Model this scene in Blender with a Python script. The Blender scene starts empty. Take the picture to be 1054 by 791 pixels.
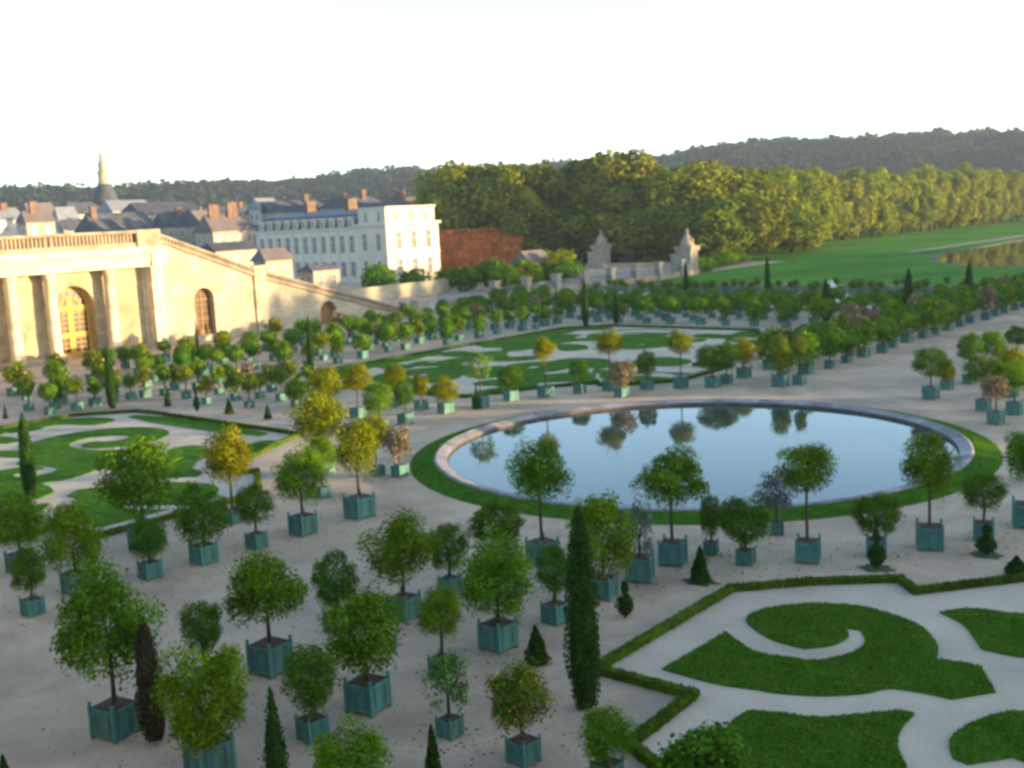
import bpy, bmesh, math, random
import numpy as np
from mathutils import Vector, Matrix
sc = bpy.context.scene
COL = sc.collection
R = math.radians

# ---------------------------------------------------------------- camera
CAM_H, YAW, PITCH, ROLL, FPX = 13.0, .69953, .14746, -.04934, 1173.4
cam_d = bpy.data.cameras.new('camera'); cam = bpy.data.objects.new('camera', cam_d); COL.objects.link(cam)
fw = Vector((-math.sin(YAW)*math.cos(PITCH), math.cos(YAW)*math.cos(PITCH), -math.sin(PITCH)))
lv = Vector((math.cos(YAW), math.sin(YAW), 0)); dn = fw.cross(lv)
rt = math.cos(ROLL)*lv - math.sin(ROLL)*dn; dw = math.sin(ROLL)*lv + math.cos(ROLL)*dn
m3 = Matrix((rt, -dw, -fw)).transposed()
cam.matrix_world = Matrix.Translation((0, 0, CAM_H)) @ m3.to_4x4()
cam_d.sensor_fit = 'HORIZONTAL'; cam_d.sensor_width = 36; cam_d.lens = 36*FPX/1054
cam_d.clip_start = .1; cam_d.clip_end = 8000
cam_d.dof.use_dof = True; cam_d.dof.focus_distance = 3.0; cam_d.dof.aperture_fstop = 5.0   # the photograph is slightly out of focus
sc.camera = cam

# ---------------------------------------------------------------- sky, sun, exposure
SUN_EL, SUN_AZ = R(4.2), R(30)           # azimuth measured from +X towards +Y
w = bpy.data.worlds.new('World'); sc.world = w; w.use_nodes = True
nt = w.node_tree; bg = nt.nodes['Background']
sky = nt.nodes.new('ShaderNodeTexSky'); sky.sky_type = 'NISHITA'; sky.sun_disc = False
sky.sun_elevation = SUN_EL; sky.sun_rotation = math.pi/2 - SUN_AZ
sky.altitude = 100; sky.air_density = .62; sky.dust_density = .4; sky.ozone_density = 1.1
nt.links.new(sky.outputs[0], bg.inputs[0]); bg.inputs[1].default_value = .15
sd = bpy.data.lights.new('sun', 'SUN'); so = bpy.data.objects.new('sun', sd); COL.objects.link(so)
sd.energy = 2.75; sd.angle = R(.5); sd.color = (1, .75, .43)
sv = Vector((math.cos(SUN_AZ)*math.cos(SUN_EL), math.sin(SUN_AZ)*math.cos(SUN_EL), math.sin(SUN_EL)))
so.rotation_euler = sv.to_track_quat('Z', 'Y').to_euler()
sc.view_settings.view_transform = 'Standard'; sc.view_settings.look = 'None'
sc.view_settings.gamma = 1; sc.view_settings.exposure = 2.62; sc.view_settings.use_curve_mapping = False
sc.render.engine = 'CYCLES'; sc.cycles.use_denoising = True
sc.cycles.max_bounces = 6; sc.cycles.diffuse_bounces = 3; sc.cycles.glossy_bounces = 3; sc.cycles.transmission_bounces = 3

TREES=[
 (-26.56,14.73,0.88,1.30,1.91,4.38,'loose','tall loose crowned orange tree on bare trunk in box left of brown cypress'),
 (-22.67,14.90,0.90,1.14,0.98,3.00,'bright','wide bright green tree sitting low over its box just right of the brown cypress'),
 (-27.07,17.90,0.62,0.61,1.20,2.47,'dark','small dark ball tree peeking out above the wide bright tree beside the brown cypress'),
 (-37.79,18.34,0.60,0.61,1.03,2.34,'dark','small ball tree in a little green box on open gravel near the left edge'),
 (-43.20,20.66,0.79,1.11,1.16,3.05,'bright','round tree cut off by the left edge, just behind a small ball tree'),
 (-38.70,20.51,0.79,1.09,0.96,3.23,'bright','round bright tree whose box is hidden behind the tall loose orange tree at left'),
 (-37.81,23.04,0.66,0.70,0.94,2.35,'dark','small dark ball tree in front of the widest tree beside the left parterre'),
 (-41.68,25.23,0.90,1.73,1.91,4.40,'loose','widest spreading tree, hiding the near corner of the left parterre'),
 (-37.62,25.33,0.79,1.07,1.10,3.04,'dark','dark round tree in green box right of the widest tree by the left parterre'),
 (-41.62,29.67,0.64,1.16,2.13,4.22,'yellow','golden topped tree at the right hand corner of the left parterre hedge'),
 (-37.42,27.75,0.65,0.81,1.24,2.57,'dark','small dark ball tree right in front of the golden tree at the left parterre corner'),
 (-37.37,30.17,0.86,1.05,1.64,3.53,'bright','yellow green oval tree in green box left of the golden tree on a visible stem'),
 (-37.25,33.31,0.99,1.03,2.18,4.26,'yellow','golden tree on a visible stem in a large green box left of the basin'),
 (-45.68,38.42,0.91,1.53,2.01,4.26,'yellow','largest golden crown in the cluster left of the basin, its box hidden'),
 (-41.57,34.92,0.55,0.84,1.42,2.86,'bright','smaller green tree squeezed between the two golden trees left of the basin'),
 (-41.46,39.99,0.63,0.70,1.07,2.57,'pink','small tree with pinkish leaves in green box at the left end of the basin'),
 (-42.65,39.55,0.56,0.85,1.58,3.04,'yellow','golden tree half hidden behind the one on a visible stem, left of pinkish tree'),
 (-51.74,48.40,0.72,0.91,1.21,2.95,'bright','round green tree standing just behind the golden cluster left of the basin'),
 (-56.48,50.97,0.77,1.17,2.13,3.46,'yellow','golden green tree at the back of the cluster left of the basin'),
 (-54.63,46.68,0.73,1.22,2.28,3.99,'yellow','golden tree directly behind the largest golden crown left of the basin'),
 (-26.45,19.75,0.93,1.22,1.79,3.55,'loose','broad loose tree with yellowish leaves in large box between two small ball trees'),
 (-27.21,23.11,0.69,0.70,0.96,2.51,'dark','dark ball tree half hidden behind the broad tree in the front rows'),
 (-22.06,19.55,0.87,1.17,1.34,3.14,'loose','broad dark flat crowned tree in a large green box in the front row centre left'),
 (-21.97,17.53,0.60,0.74,0.92,2.34,'dark','dense ball tree in green box in front of two broad loose trees'),
 (-26.26,25.12,0.80,1.18,1.52,3.51,'loose','loose tree with ragged side tuft in green box, left of two dark balls'),
 (-21.96,22.37,0.58,0.64,1.30,2.54,'bright','neat bright ball on a thin stem, its box half covered by a pale feathery tree'),
 (-19.14,19.63,0.50,0.56,0.80,2.09,'pale','pale feathery small tree in small green box in front of the neat bright ball'),
 (-21.92,24.82,0.85,1.10,1.24,3.32,'bright','dense bright tree over large pale green box beside the dark cone'),
 (-26.70,27.82,0.60,0.73,0.97,2.35,'dark','dark ball tree right of the loose tree with the ragged tuft'),
 (-26.02,29.66,0.72,1.00,1.60,2.89,'dark','dark wide crown directly behind the dense bright tree left of the tall cypress'),
 (-21.81,27.51,0.65,0.56,1.07,2.46,'dark','small dark ball tree in green box touching the left side of the tall cypress'),
 (-26.04,32.24,0.89,1.25,2.63,4.49,'loose','open crowned tree seen against the basin water above the tall cypress'),
 (-21.84,30.25,0.75,1.08,1.01,3.37,'bright','large bright round tree directly behind the tall cypress'),
 (-21.84,32.46,0.89,0.55,0.99,2.90,'olive','grey green wispy olive tree in a wide box right of the tall cypress'),
 (-21.81,34.63,0.87,1.39,2.50,4.16,'loose','wide open crowned tree with pale gaps against the middle of the basin'),
 (-21.22,36.36,0.50,0.40,0.82,2.19,'dark','thin dark shrub in small box right of the wide open tree at the basin'),
 (-19.52,35.92,0.58,0.98,0.96,2.35,'dark','low mushroom shaped dark tree in bright green box before the basin'),
 (-20.33,39.99,0.50,0.84,1.07,2.37,'plum','round purplish grey shrub tree at the basin edge beside a tall stemmed tree'),
 (-17.79,37.39,0.81,1.09,2.79,4.23,'loose','tall stemmed tree with flat crown in square box right of the purplish shrub'),
 (-16.01,39.28,0.66,0.85,0.96,2.19,'dark','low round tree in green box with a bell shaped topiary in front'),
 (-14.69,41.06,0.90,1.04,2.30,4.12,'loose','tall tree at the right end of the basin in a large green box'),
 (-13.40,43.09,0.71,0.78,1.31,2.41,'dark','round tree in green box with a spool topiary before it, right of the basin'),
 (-12.60,45.68,0.95,0.94,2.05,3.82,'loose','tree cut off by the right edge beside the basin'),
 (-16.70,19.60,0.60,0.85,1.07,2.31,'citrus','bushy orange tree dotted with orange fruit in green box at the bottom centre'),
 (-14.43,19.85,0.56,0.62,0.72,1.77,'bright','bright round tree at the bottom edge below the tall cypress'),
 (-17.74,15.04,0.71,0.85,1.11,2.32,'bright','leafy crown rising from the bottom edge between the ball tree and a small cone'),
 (-11.71,19.62,0.70,0.86,0.92,2.12,'bush','spiky bushy shrub at the bottom edge in front of the scroll lawn'),
 (-25.90,72.42,0.83,1.12,1.59,3.17,'dark','dense round tree in sunlit green box across the gravel beyond the basin'),
 (-26.20,76.34,0.63,0.58,0.45,1.84,'yellow','small tree with sunlit box tucked behind the dense round tree beyond the basin'),
 (-25.69,79.27,0.69,0.86,1.72,3.38,'dark','dark tree behind the dense round tree on the right edge beyond the basin'),
 (-24.90,81.49,0.75,0.94,1.62,3.29,'bright','green tree second row on the right edge beyond the basin'),
 (-25.02,87.51,0.80,0.96,1.85,3.05,'dark','rearmost dark tree at the right edge beyond the basin'),
 (-21.74,69.59,0.69,1.10,1.86,3.20,'dark','dark tree in green box left of pinkish oleander at the right edge'),
 (-21.74,74.91,0.73,1.05,1.63,3.10,'yellow','yellowish tree above the pinkish oleander at the right edge'),
 (-19.85,65.76,0.73,0.85,1.53,2.69,'pink','pinkish oleander bush in green box near the right edge beyond the basin'),
 (-19.82,69.09,0.76,0.91,1.60,3.02,'bright','tree whose box stands right of the pinkish oleander at the right edge'),
 (-51.86,50.84,0.74,0.69,1.32,2.75,'dark','small tree in green box left of the far parterre, nearest the pinkish tree'),
 (-57.44,55.38,0.71,0.89,1.22,2.87,'yellow','yellow crowned tree at the left corner of the far parterre front row'),
 (-54.78,55.29,0.70,0.63,1.14,2.49,'yellow','narrow yellow tree second along the far parterre front row'),
 (-52.13,54.90,0.78,1.04,0.99,2.37,'yellow','wide yellow green tree third along the far parterre front row'),
 (-51.44,57.69,0.84,0.90,2.25,3.77,'pale','tall thin stemmed tree beside the pyramid topiary of the far parterre'),
 (-51.25,60.70,0.76,0.85,1.14,2.45,'dark','round tree right of the pyramid topiary at the far parterre'),
 (-49.96,63.06,0.82,0.90,2.83,4.21,'yellow','tall golden tree standing out over the middle of the far parterre lawn'),
 (-48.63,65.35,0.68,0.70,1.21,2.33,'dark','small round tree between the two tallest trees of the far parterre front row'),
 (-47.37,67.35,0.79,1.13,2.86,4.27,'yellow','tall golden tree behind the pinkish shrub at the far parterre'),
 (-44.85,65.15,0.71,0.98,0.95,2.49,'pink','pinkish brown shrub in green box in front of the far parterre'),
 (-45.06,68.70,0.68,0.70,1.14,2.69,'dark','small green tree right of the pinkish shrub at the far parterre'),
 (-43.05,70.09,0.83,1.01,2.67,4.10,'yellow','tall golden tree last before the corner of the far parterre'),
 (-41.14,71.33,0.83,1.32,1.46,2.93,'dark','broad dark tree at the corner where the side row starts'),
 (-41.07,73.19,0.69,0.92,1.27,2.97,'dark','second dark tree of the side row leading away from the basin corner'),
 (-41.28,76.22,0.81,0.95,1.22,2.90,'yellow','yellowish tree third in the side row leading away from the basin corner'),
 (-36.97,73.51,0.87,0.86,1.55,3.43,'citrus','orange fruited tree in the box with a bright sunlit side'),
 (-36.06,74.72,0.72,0.52,1.92,3.36,'citrus','narrow orange fruited tree in the smaller box with a sunlit side'),
]
TOPIARY=[
 (-17.23,22.85,0.45,5.52,'cypress','tallest slim dark green cypress in front of the basin'),
 (-25.25,15.03,0.34,3.34,'cypress','slim brownish cypress standing left of the wide bright tree'),
 (-20.42,15.16,0.38,2.61,'spire','pointed green cone topiary rising at the bottom edge left of centre'),
 (-17.92,17.75,0.22,1.35,'spire','small narrow cone topiary at the bottom edge under the pale feathery tree'),
 (-20.18,24.49,0.40,1.17,'cone','squat dark cone topiary beside the dense bright tree'),
 (-19.90,33.33,0.39,1.31,'cone','squat dark cone topiary on a grass patch before the wide open tree'),
 (-20.14,29.03,0.28,1.23,'spool','ball topiary with a small tuft on top right of the tall cypress'),
 (-15.40,37.80,0.31,1.43,'spool','bell shaped topiary before the low round tree, on a grass patch'),
 (-12.72,41.24,0.35,1.14,'spool','spool topiary on a grass patch near the right end of the basin'),
 (-25.83,11.41,0.20,1.02,'spire','small reddish tipped cone topiary in the bottom left corner'),
 (-11.23,39.68,0.43,0.56,'cone','low green mound shrub at the right edge beside the scroll hedge'),
 (-55.52,27.52,0.37,4.34,'cypress','slim cypress with a sunlit tip in the left parterre'),
 (-77.91,45.67,0.37,4.63,'cypress','slim cypress standing before the left pavilion columns'),
 (-77.66,64.98,0.34,5.13,'cypress','slim cypress before the shaded staircase wall'),
 (-51.21,57.03,0.30,1.71,'cone','dark pyramid topiary at the front of the far parterre'),
 (-75.53,103.10,0.38,5.43,'cypress','slim cypress at the far corner of the far parterre'),
 (-90.16,148.91,0.37,4.66,'cypress','distant slim cypress in front of the right gate pier'),
 (-75.52,146.69,0.41,5.45,'cypress','distant slim cypress standing against the far lawn'),
 (-50.55,110.96,0.45,4.90,'cypress','slim cypress just left of the white statue'),
 (-47.61,126.03,0.49,4.97,'cypress','slim cypress between the white statue and the pond'),
 (-45.07,138.40,0.46,4.92,'cypress','slim cypress in front of the pond near the right edge'),
 (-86.73,59.69,0.17,5.05,'cypress','thin dark cypress below the staircase niche window'),
 (-74.47,107.52,0.33,3.77,'cypress','short dark cypress behind the far parterre, right of its corner cypress'),
 (-74.37,48.14,0.29,1.60,'cone','small dark cone topiary behind the left parterre, first of three'),
 (-70.15,47.77,0.25,1.83,'spool','small dark spool topiary behind the left parterre, between two cones'),
 (-66.70,48.04,0.34,1.16,'cone','small dark cone topiary behind the left parterre, nearest the golden tree'),
 (-62.31,48.00,0.30,0.98,'cone','small shrub behind the right corner of the left parterre'),
 (-81.54,39.19,0.18,1.06,'cone','tiny dark cone at the left edge behind the left parterre'),
]
FARROWS=[(-101.3, 123.0, 1), (-97.4, 123.0, 1), (-93.4, 123.4, 1), (-90.1, 123.0, 1), (-85.9, 123.6, 1), (-82.1, 123.1, 1), (-78.0, 122.8, 1), (-75.0, 123.4, 1), (-70.9, 122.8, 1), (-67.0, 123.6, 1), (-63.2, 123.1, 1), (-59.7, 122.9, 1), (-55.3, 123.2, 1), (-51.5, 122.8, 1), (-48.2, 122.8, 1), (-44.3, 122.8, 1), (-108.2, 126.9, 1), (-104.2, 126.6, 1), (-100.4, 127.4, 1), (-96.3, 127.0, 1), (-92.1, 127.0, 1), (-88.3, 126.9, 1), (-84.3, 127.0, 1), (-79.7, 127.1, 1), (-75.7, 126.8, 1), (-72.4, 127.0, 1), (-68.0, 127.1, 1), (-64.1, 127.1, 1), (-59.8, 127.3, 1), (-56.2, 127.0, 1), (-51.7, 126.8, 1), (-48.3, 126.8, 1), (-44.3, 127.2, 1), (-105.7, 131.4, 0), (-102.7, 131.2, 0), (-99.0, 131.2, 0), (-95.3, 131.6, 0), (-91.8, 131.1, 0), (-87.8, 131.1, 0), (-84.6, 131.3, 0), (-80.9, 131.2, 0), (-77.3, 131.4, 0), (-73.4, 131.5, 0), (-69.7, 131.6, 0), (-66.2, 131.6, 0), (-62.8, 131.8, 0), (-59.1, 131.9, 0), (-55.4, 131.7, 0), (-52.2, 131.7, 0), (-48.5, 131.2, 0), (-45.1, 131.2, 0), (-106.2, 148.2, 0), (-102.8, 148.5, 0), (-100.4, 148.1, 0), (-97.3, 148.4, 0), (-93.7, 148.9, 0), (-90.9, 148.3, 0), (-88.1, 148.4, 0), (-85.1, 148.1, 0), (-81.9, 148.8, 0), (-78.8, 148.2, 0), (-76.0, 148.2, 0), (-72.8, 148.5, 0), (-69.6, 148.7, 0), (-67.3, 148.4, 0), (-63.7, 148.5, 0), (-61.1, 148.5, 0), (-57.8, 148.8, 0), (-55.0, 148.9, 0), (-51.9, 148.2, 0), (-48.7, 148.4, 0), (-46.4, 148.9, 0), (-43.4, 148.6, 0), (-105.7, 151.1, 0), (-103.1, 150.7, 0), (-99.7, 151.0, 0), (-97.4, 150.7, 0), (-94.3, 151.2, 0), (-90.7, 150.8, 0), (-87.8, 150.9, 0), (-84.9, 151.3, 0), (-81.9, 151.2, 0), (-79.1, 150.6, 0), (-76.0, 151.1, 0), (-73.3, 150.9, 0), (-70.1, 150.6, 0), (-67.2, 150.9, 0), (-64.0, 151.2, 0), (-61.1, 151.4, 0), (-57.7, 151.3, 0), (-54.8, 151.1, 0), (-52.0, 151.2, 0), (-49.1, 151.1, 0), (-45.9, 151.0, 0), (-43.2, 150.7, 0)]
ROWS={'a': [(-82.24, 43.43), (-80.41, 47.3), (-81.21, 57.65), (-82.27, 60.43), (-81.74, 65.33), (-80.77, 67.32), (-80.71, 70.78), (-83.85, 44.85), (-85.76, 53.58), (-85.07, 56.76), (-85.78, 59.29), (-85.44, 64.71), (-85.41, 67.91), (-83.94, 71.88), (-89.49, 44.93), (-89.53, 47.79), (-87.92, 50.76), (-88.14, 56.1), (-88.34, 59.48), (-89.39, 62.47), (-89.3, 66.99), (-89.01, 69.91), (-93.01, 45.59), (-92.3, 49.06), (-93.58, 53.19), (-93.1, 57.64), (-92.67, 62.13), (-92.31, 66.3), (-92.9, 70.19), (-97.16, 48.17), (-96.34, 51.48), (-96.66, 56.45), (-97.49, 60.87), (-96.97, 65.56), (-97.21, 69.87), (-99.77, 60.28), (-100.66, 65.28)], 'b': [(-81.07, 74.25), (-82.3, 78.96), (-81.88, 80.87), (-80.34, 85.4), (-81.72, 88.8), (-81.22, 91.46), (-81.89, 95.2), (-80.92, 98.47), (-80.51, 100.36), (-81.58, 103.31), (-82.01, 106.33), (-81.7, 110.63), (-82.29, 114.0), (-81.62, 116.48), (-85.11, 74.31), (-84.75, 78.46), (-85.58, 81.72), (-84.21, 85.26), (-85.73, 88.74), (-85.62, 90.84), (-84.58, 95.31), (-85.12, 98.63), (-84.71, 100.72), (-85.17, 103.76), (-85.64, 107.02), (-84.42, 112.03), (-85.48, 113.44), (-83.83, 117.72), (-87.6, 74.4), (-87.65, 77.01), (-88.62, 80.97), (-88.64, 83.49), (-88.79, 86.61), (-88.85, 91.7), (-87.68, 94.38), (-88.6, 97.2), (-89.42, 100.48), (-88.04, 105.07), (-88.88, 108.31), (-88.05, 111.53), (-88.27, 115.07), (-88.87, 118.36), (-92.12, 74.76), (-92.9, 78.65), (-91.86, 82.2), (-91.65, 86.61), (-92.56, 89.61), (-93.27, 94.09), (-91.73, 97.24), (-92.22, 101.59), (-92.14, 104.36), (-92.04, 109.04), (-92.27, 112.58), (-92.35, 117.15), (-96.67, 75.16), (-96.38, 79.81), (-97.12, 84.67), (-97.6, 87.91), (-97.04, 92.15), (-97.37, 97.22), (-96.85, 99.86), (-96.37, 104.21), (-96.51, 108.93), (-96.44, 114.4), (-95.96, 117.56), (-100.21, 72.13), (-99.49, 78.46), (-100.18, 82.74), (-99.61, 87.56), (-101.18, 94.21), (-100.17, 98.88), (-100.14, 105.9), (-100.65, 110.5), (-100.95, 115.74)], 'c': [(-78.24, 109.23), (-74.95, 108.87), (-71.23, 109.0), (-68.05, 108.9), (-64.23, 109.0), (-61.12, 108.99), (-57.71, 109.07), (-54.03, 108.88), (-50.34, 109.18), (-47.27, 109.02), (-43.63, 109.24), (-78.43, 112.21), (-74.33, 112.28), (-70.84, 112.39), (-67.12, 112.46), (-63.36, 112.19), (-59.65, 112.29), (-56.08, 112.31), (-52.51, 112.42), (-48.72, 112.32), (-44.86, 112.45)], 'd': [(-37.92, 75.98), (-37.85, 79.56), (-41.64, 80.94), (-37.44, 82.79), (-41.37, 84.24), (-37.45, 86.03), (-41.71, 87.88), (-37.59, 89.71), (-41.64, 90.98), (-37.26, 92.8), (-41.61, 94.53), (-37.7, 96.21), (-41.55, 98.07), (-37.92, 99.98), (-41.44, 101.39), (-37.67, 103.47), (-41.32, 104.81), (-37.59, 106.44), (-41.52, 108.35), (-37.72, 109.88), (-41.37, 111.3), (-37.6, 113.21), (-41.53, 114.64), (-37.82, 116.56), (-41.85, 118.34), (-37.29, 120.0), (-41.64, 121.6), (-37.57, 123.85), (-41.67, 124.85), (-37.72, 127.07), (-41.6, 128.73), (-37.51, 130.27), (-41.57, 131.76), (-37.49, 133.59), (-41.75, 135.23), (-37.68, 137.32), (-41.51, 138.47), (-37.76, 140.39), (-41.55, 141.95), (-41.43, 145.24), (-41.35, 149.0)], 'e': [(-103.2, 115.7), (-99.0, 116.1), (-84.9, 115.9), (-77.5, 116.1), (-74.0, 115.9), (-70.3, 116.0), (-66.9, 116.1), (-63.2, 115.9), (-60.1, 115.6), (-56.4, 115.6), (-52.3, 116.0), (-48.8, 115.6), (-45.4, 116.3), (-102.9, 119.5), (-99.3, 119.3), (-95.9, 119.3), (-92.0, 119.5), (-84.7, 119.4), (-81.1, 119.4), (-77.3, 119.6), (-73.8, 119.9), (-69.8, 120.0), (-65.8, 119.7), (-62.3, 120.0), (-58.9, 119.7), (-55.1, 119.7), (-51.0, 119.3), (-47.7, 119.2), (-44.0, 119.3), (-105.1, 123.6)], 'f': [(-79.93, 41.78), (-79.97, 43.98), (-80.36, 45.65), (-80.61, 48.92), (-80.32, 50.04), (-79.61, 51.36), (-76.44, 51.19), (-72.27, 50.12), (-75.48, 53.6), (-71.6, 52.29), (-67.48, 50.41), (-70.48, 53.72), (-67.65, 53.51), (-64.41, 52.21), (-81.69, 53.66), (-79.63, 54.5), (-77.39, 55.95), (-75.26, 56.28), (-72.43, 56.4), (-71.25, 57.4), (-69.41, 57.64), (-83.99, 49.52), (-85.55, 45.81), (-83.46, 41.97)]}
TOWN=[
 (-295.6,146.7,10.7,18.0,21.3,'a'),
 (-265.2,140.3,8.0,16.7,19.5,'b'),
 (-273.2,166.6,20.5,13.0,18.6,'s'),
 (-366.8,204.7,8.3,18.4,23.0,'a'),
 (-407.7,253.4,20.8,21.6,26.1,'a'),
 (-290.2,195.7,12.5,14.2,18.6,'s'),
 (-241.9,177.5,13.8,12.4,16.6,'b'),
 (-189.3,139.2,11.0,8.7,10.4,'s'),
 (-267.0,210.5,8.4,17.9,21.2,'a'),
 (-266.6,219.0,24.9,16.8,20.4,'s'),
 (-246.9,226.5,18.2,17.2,20.2,'s'),
 (-233.3,233.4,14.4,16.7,19.4,'b'),
 (-236.8,250.9,7.6,16.1,19.2,'a'),
 (-156.6,124.3,6.3,7.3,9.3,'b'),
 (-155.5,133.6,6.8,5.0,6.0,'s'),
 (-405.1,195.9,15.6,21.8,25.9,'s'),
 (-358.7,237.2,29.6,18.7,23.5,'s'),
 (-336.9,250.8,19.0,17.5,20.9,'s'),
 (-414.8,221.0,12.5,21.3,26.1,'b'),
 (-142.8,177.7,8.1,3.4,5.8,'p'),
 (-175.3,231.0,9.8,1.0,2.4,'b'),
]
GROVE=[
 (-214.5,230.7,25.6,12.7),
 (-199.8,223.8,27.2,14.7),
 (-194.4,228.5,28.8,16.7),
 (-183.0,225.0,26.8,13.7),
 (-192.3,243.1,26.3,15.7),
 (-181.3,239.0,23.1,12.6),
 (-182.3,250.7,28.2,15.7),
 (-170.7,246.7,30.3,18.2),
 (-170.3,259.0,27.7,16.1),
 (-159.8,253.9,25.1,15.6),
 (-146.1,244.7,23.7,15.7),
 (-142.5,252.6,24.2,16.8),
 (-141.8,264.3,23.0,14.9),
 (-141.7,275.7,22.0,14.3),
 (-127.3,235.8,17.6,11.5),
 (-130.1,227.4,16.4,10.9),
 (-157.6,237.5,18.8,14.3),
 (-169.4,235.4,18.3,13.7),
 (-178.1,231.4,16.4,11.3),
 (-193.3,236.0,18.2,12.4),
 (-188.7,276.8,25.6,16.9),
 (-181.7,281.4,26.5,16.8),
 (-216.8,261.9,26.0,17.2),
 (-163.8,286.5,23.4,16.4),
 (-150.5,304.9,21.5,13.9),
 (-137.1,289.2,18.2,10.5),
 (-147.9,237.7,16.0,12.2),
 (-213.5,245.0,21.8,13.7),
 (-131.7,269.5,14.6,10.8),
]
# ---------------------------------------------------------------- helpers
rng = np.random.default_rng(11); rnd = random.Random(4)

class MB:
    def __init__(s): s.v = []; s.f = []; s.mi = []; s.cur = 0
    def mat(s, i): s.cur = i; return s
    def add(s, vs, fs):
        o = len(s.v); s.v += [tuple(v) for v in vs]
        for f in fs: s.f.append(tuple(i+o for i in f)); s.mi.append(s.cur)
        return s
    def box(s, x0, x1, y0, y1, z0, z1):
        return s.add([(x0,y0,z0),(x1,y0,z0),(x1,y1,z0),(x0,y1,z0),(x0,y0,z1),(x1,y0,z1),(x1,y1,z1),(x0,y1,z1)],
                     [(0,3,2,1),(4,5,6,7),(0,1,5,4),(1,2,6,5),(2,3,7,6),(3,0,4,7)])
    def cyl(s, x, y, z0, z1, r0, r1, n=10, cap=True):
        vs = []
        for z, r in ((z0, r0), (z1, r1)):
            for i in range(n):
                a = 2*math.pi*i/n; vs.append((x+r*math.cos(a), y+r*math.sin(a), z))
        fs = [(i, (i+1) % n, n+(i+1) % n, n+i) for i in range(n)]
        if cap: fs += [tuple(range(n-1, -1, -1)), tuple(range(n, 2*n))]
        return s.add(vs, fs)
    def lathe(s, x, y, prof, n=12):
        vs = [(x+r*math.cos(2*math.pi*i/n), y+r*math.sin(2*math.pi*i/n), z) for r, z in prof for i in range(n)]
        fs = [(k*n+i, k*n+(i+1) % n, (k+1)*n+(i+1) % n, (k+1)*n+i) for k in range(len(prof)-1) for i in range(n)]
        fs += [tuple(range(n-1, -1, -1)), tuple(range((len(prof)-1)*n, len(prof)*n))]
        return s.add(vs, fs)
    def tube(s, pts, rad, n=7):
        vs = []; fs = []
        for k, p in enumerate(pts):
            p = Vector(p); q = Vector(pts[min(k+1, len(pts)-1)]); o = Vector(pts[max(k-1, 0)])
            d = (q-o).normalized(); a = d.orthogonal().normalized()
            if abs(d.z) > .5: a = Vector((1, 0, 0)); a = (a - a.dot(d)*d).normalized()
            b = d.cross(a)
            for i in range(n):
                t = 2*math.pi*i/n; vs.append(p + rad[k]*(math.cos(t)*a+math.sin(t)*b))
        for k in range(len(pts)-1):
            fs += [(k*n+i, k*n+(i+1) % n, (k+1)*n+(i+1) % n, (k+1)*n+i) for i in range(n)]
        fs += [tuple(range(n-1, -1, -1)), tuple(range((len(pts)-1)*n, len(pts)*n))]
        return s.add(vs, fs)
    def mesh(s, name, mats, smooth=False):
        me = bpy.data.meshes.new(name); me.from_pydata(s.v, [], s.f)
        for m in (mats if isinstance(mats, (list, tuple)) else [mats]): me.materials.append(m)
        if any(s.mi): me.polygons.foreach_set('material_index', s.mi)
        if smooth: me.polygons.foreach_set('use_smooth', [True]*len(s.f))
        me.update(); return me

def obj(name, me, parent=None, loc=None, scale=None, rz=0):
    if isinstance(me, tuple): me = me[0].mesh(name, *me[1:])
    o = bpy.data.objects.new(name, me); COL.objects.link(o)
    if parent is not None: o.parent = parent
    if loc is not None: o.location = loc
    if scale is not None: o.scale = scale
    if rz: o.rotation_euler = (0, 0, rz)
    return o
def tag(o, label=None, cat=None, group=None, kind=None):
    if label: o['label'] = label
    if cat: o['category'] = cat
    if group: o['group'] = group
    if kind: o['kind'] = kind
    return o
def thing(name, label, cat, loc=(0, 0, 0), rz=0, group=None):
    o = bpy.data.objects.new(name, None); COL.objects.link(o); o.location = loc; o.rotation_euler = (0, 0, rz)
    o.empty_display_size = .3
    return tag(o, label, cat, group)
def dup(o, parent=None):
    c = o.copy(); COL.objects.link(c); c.parent = parent
    for ch in KIDS.get(o.name, []): 
        d = dup(ch, c)
    return c
KIDS = {}

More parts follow.
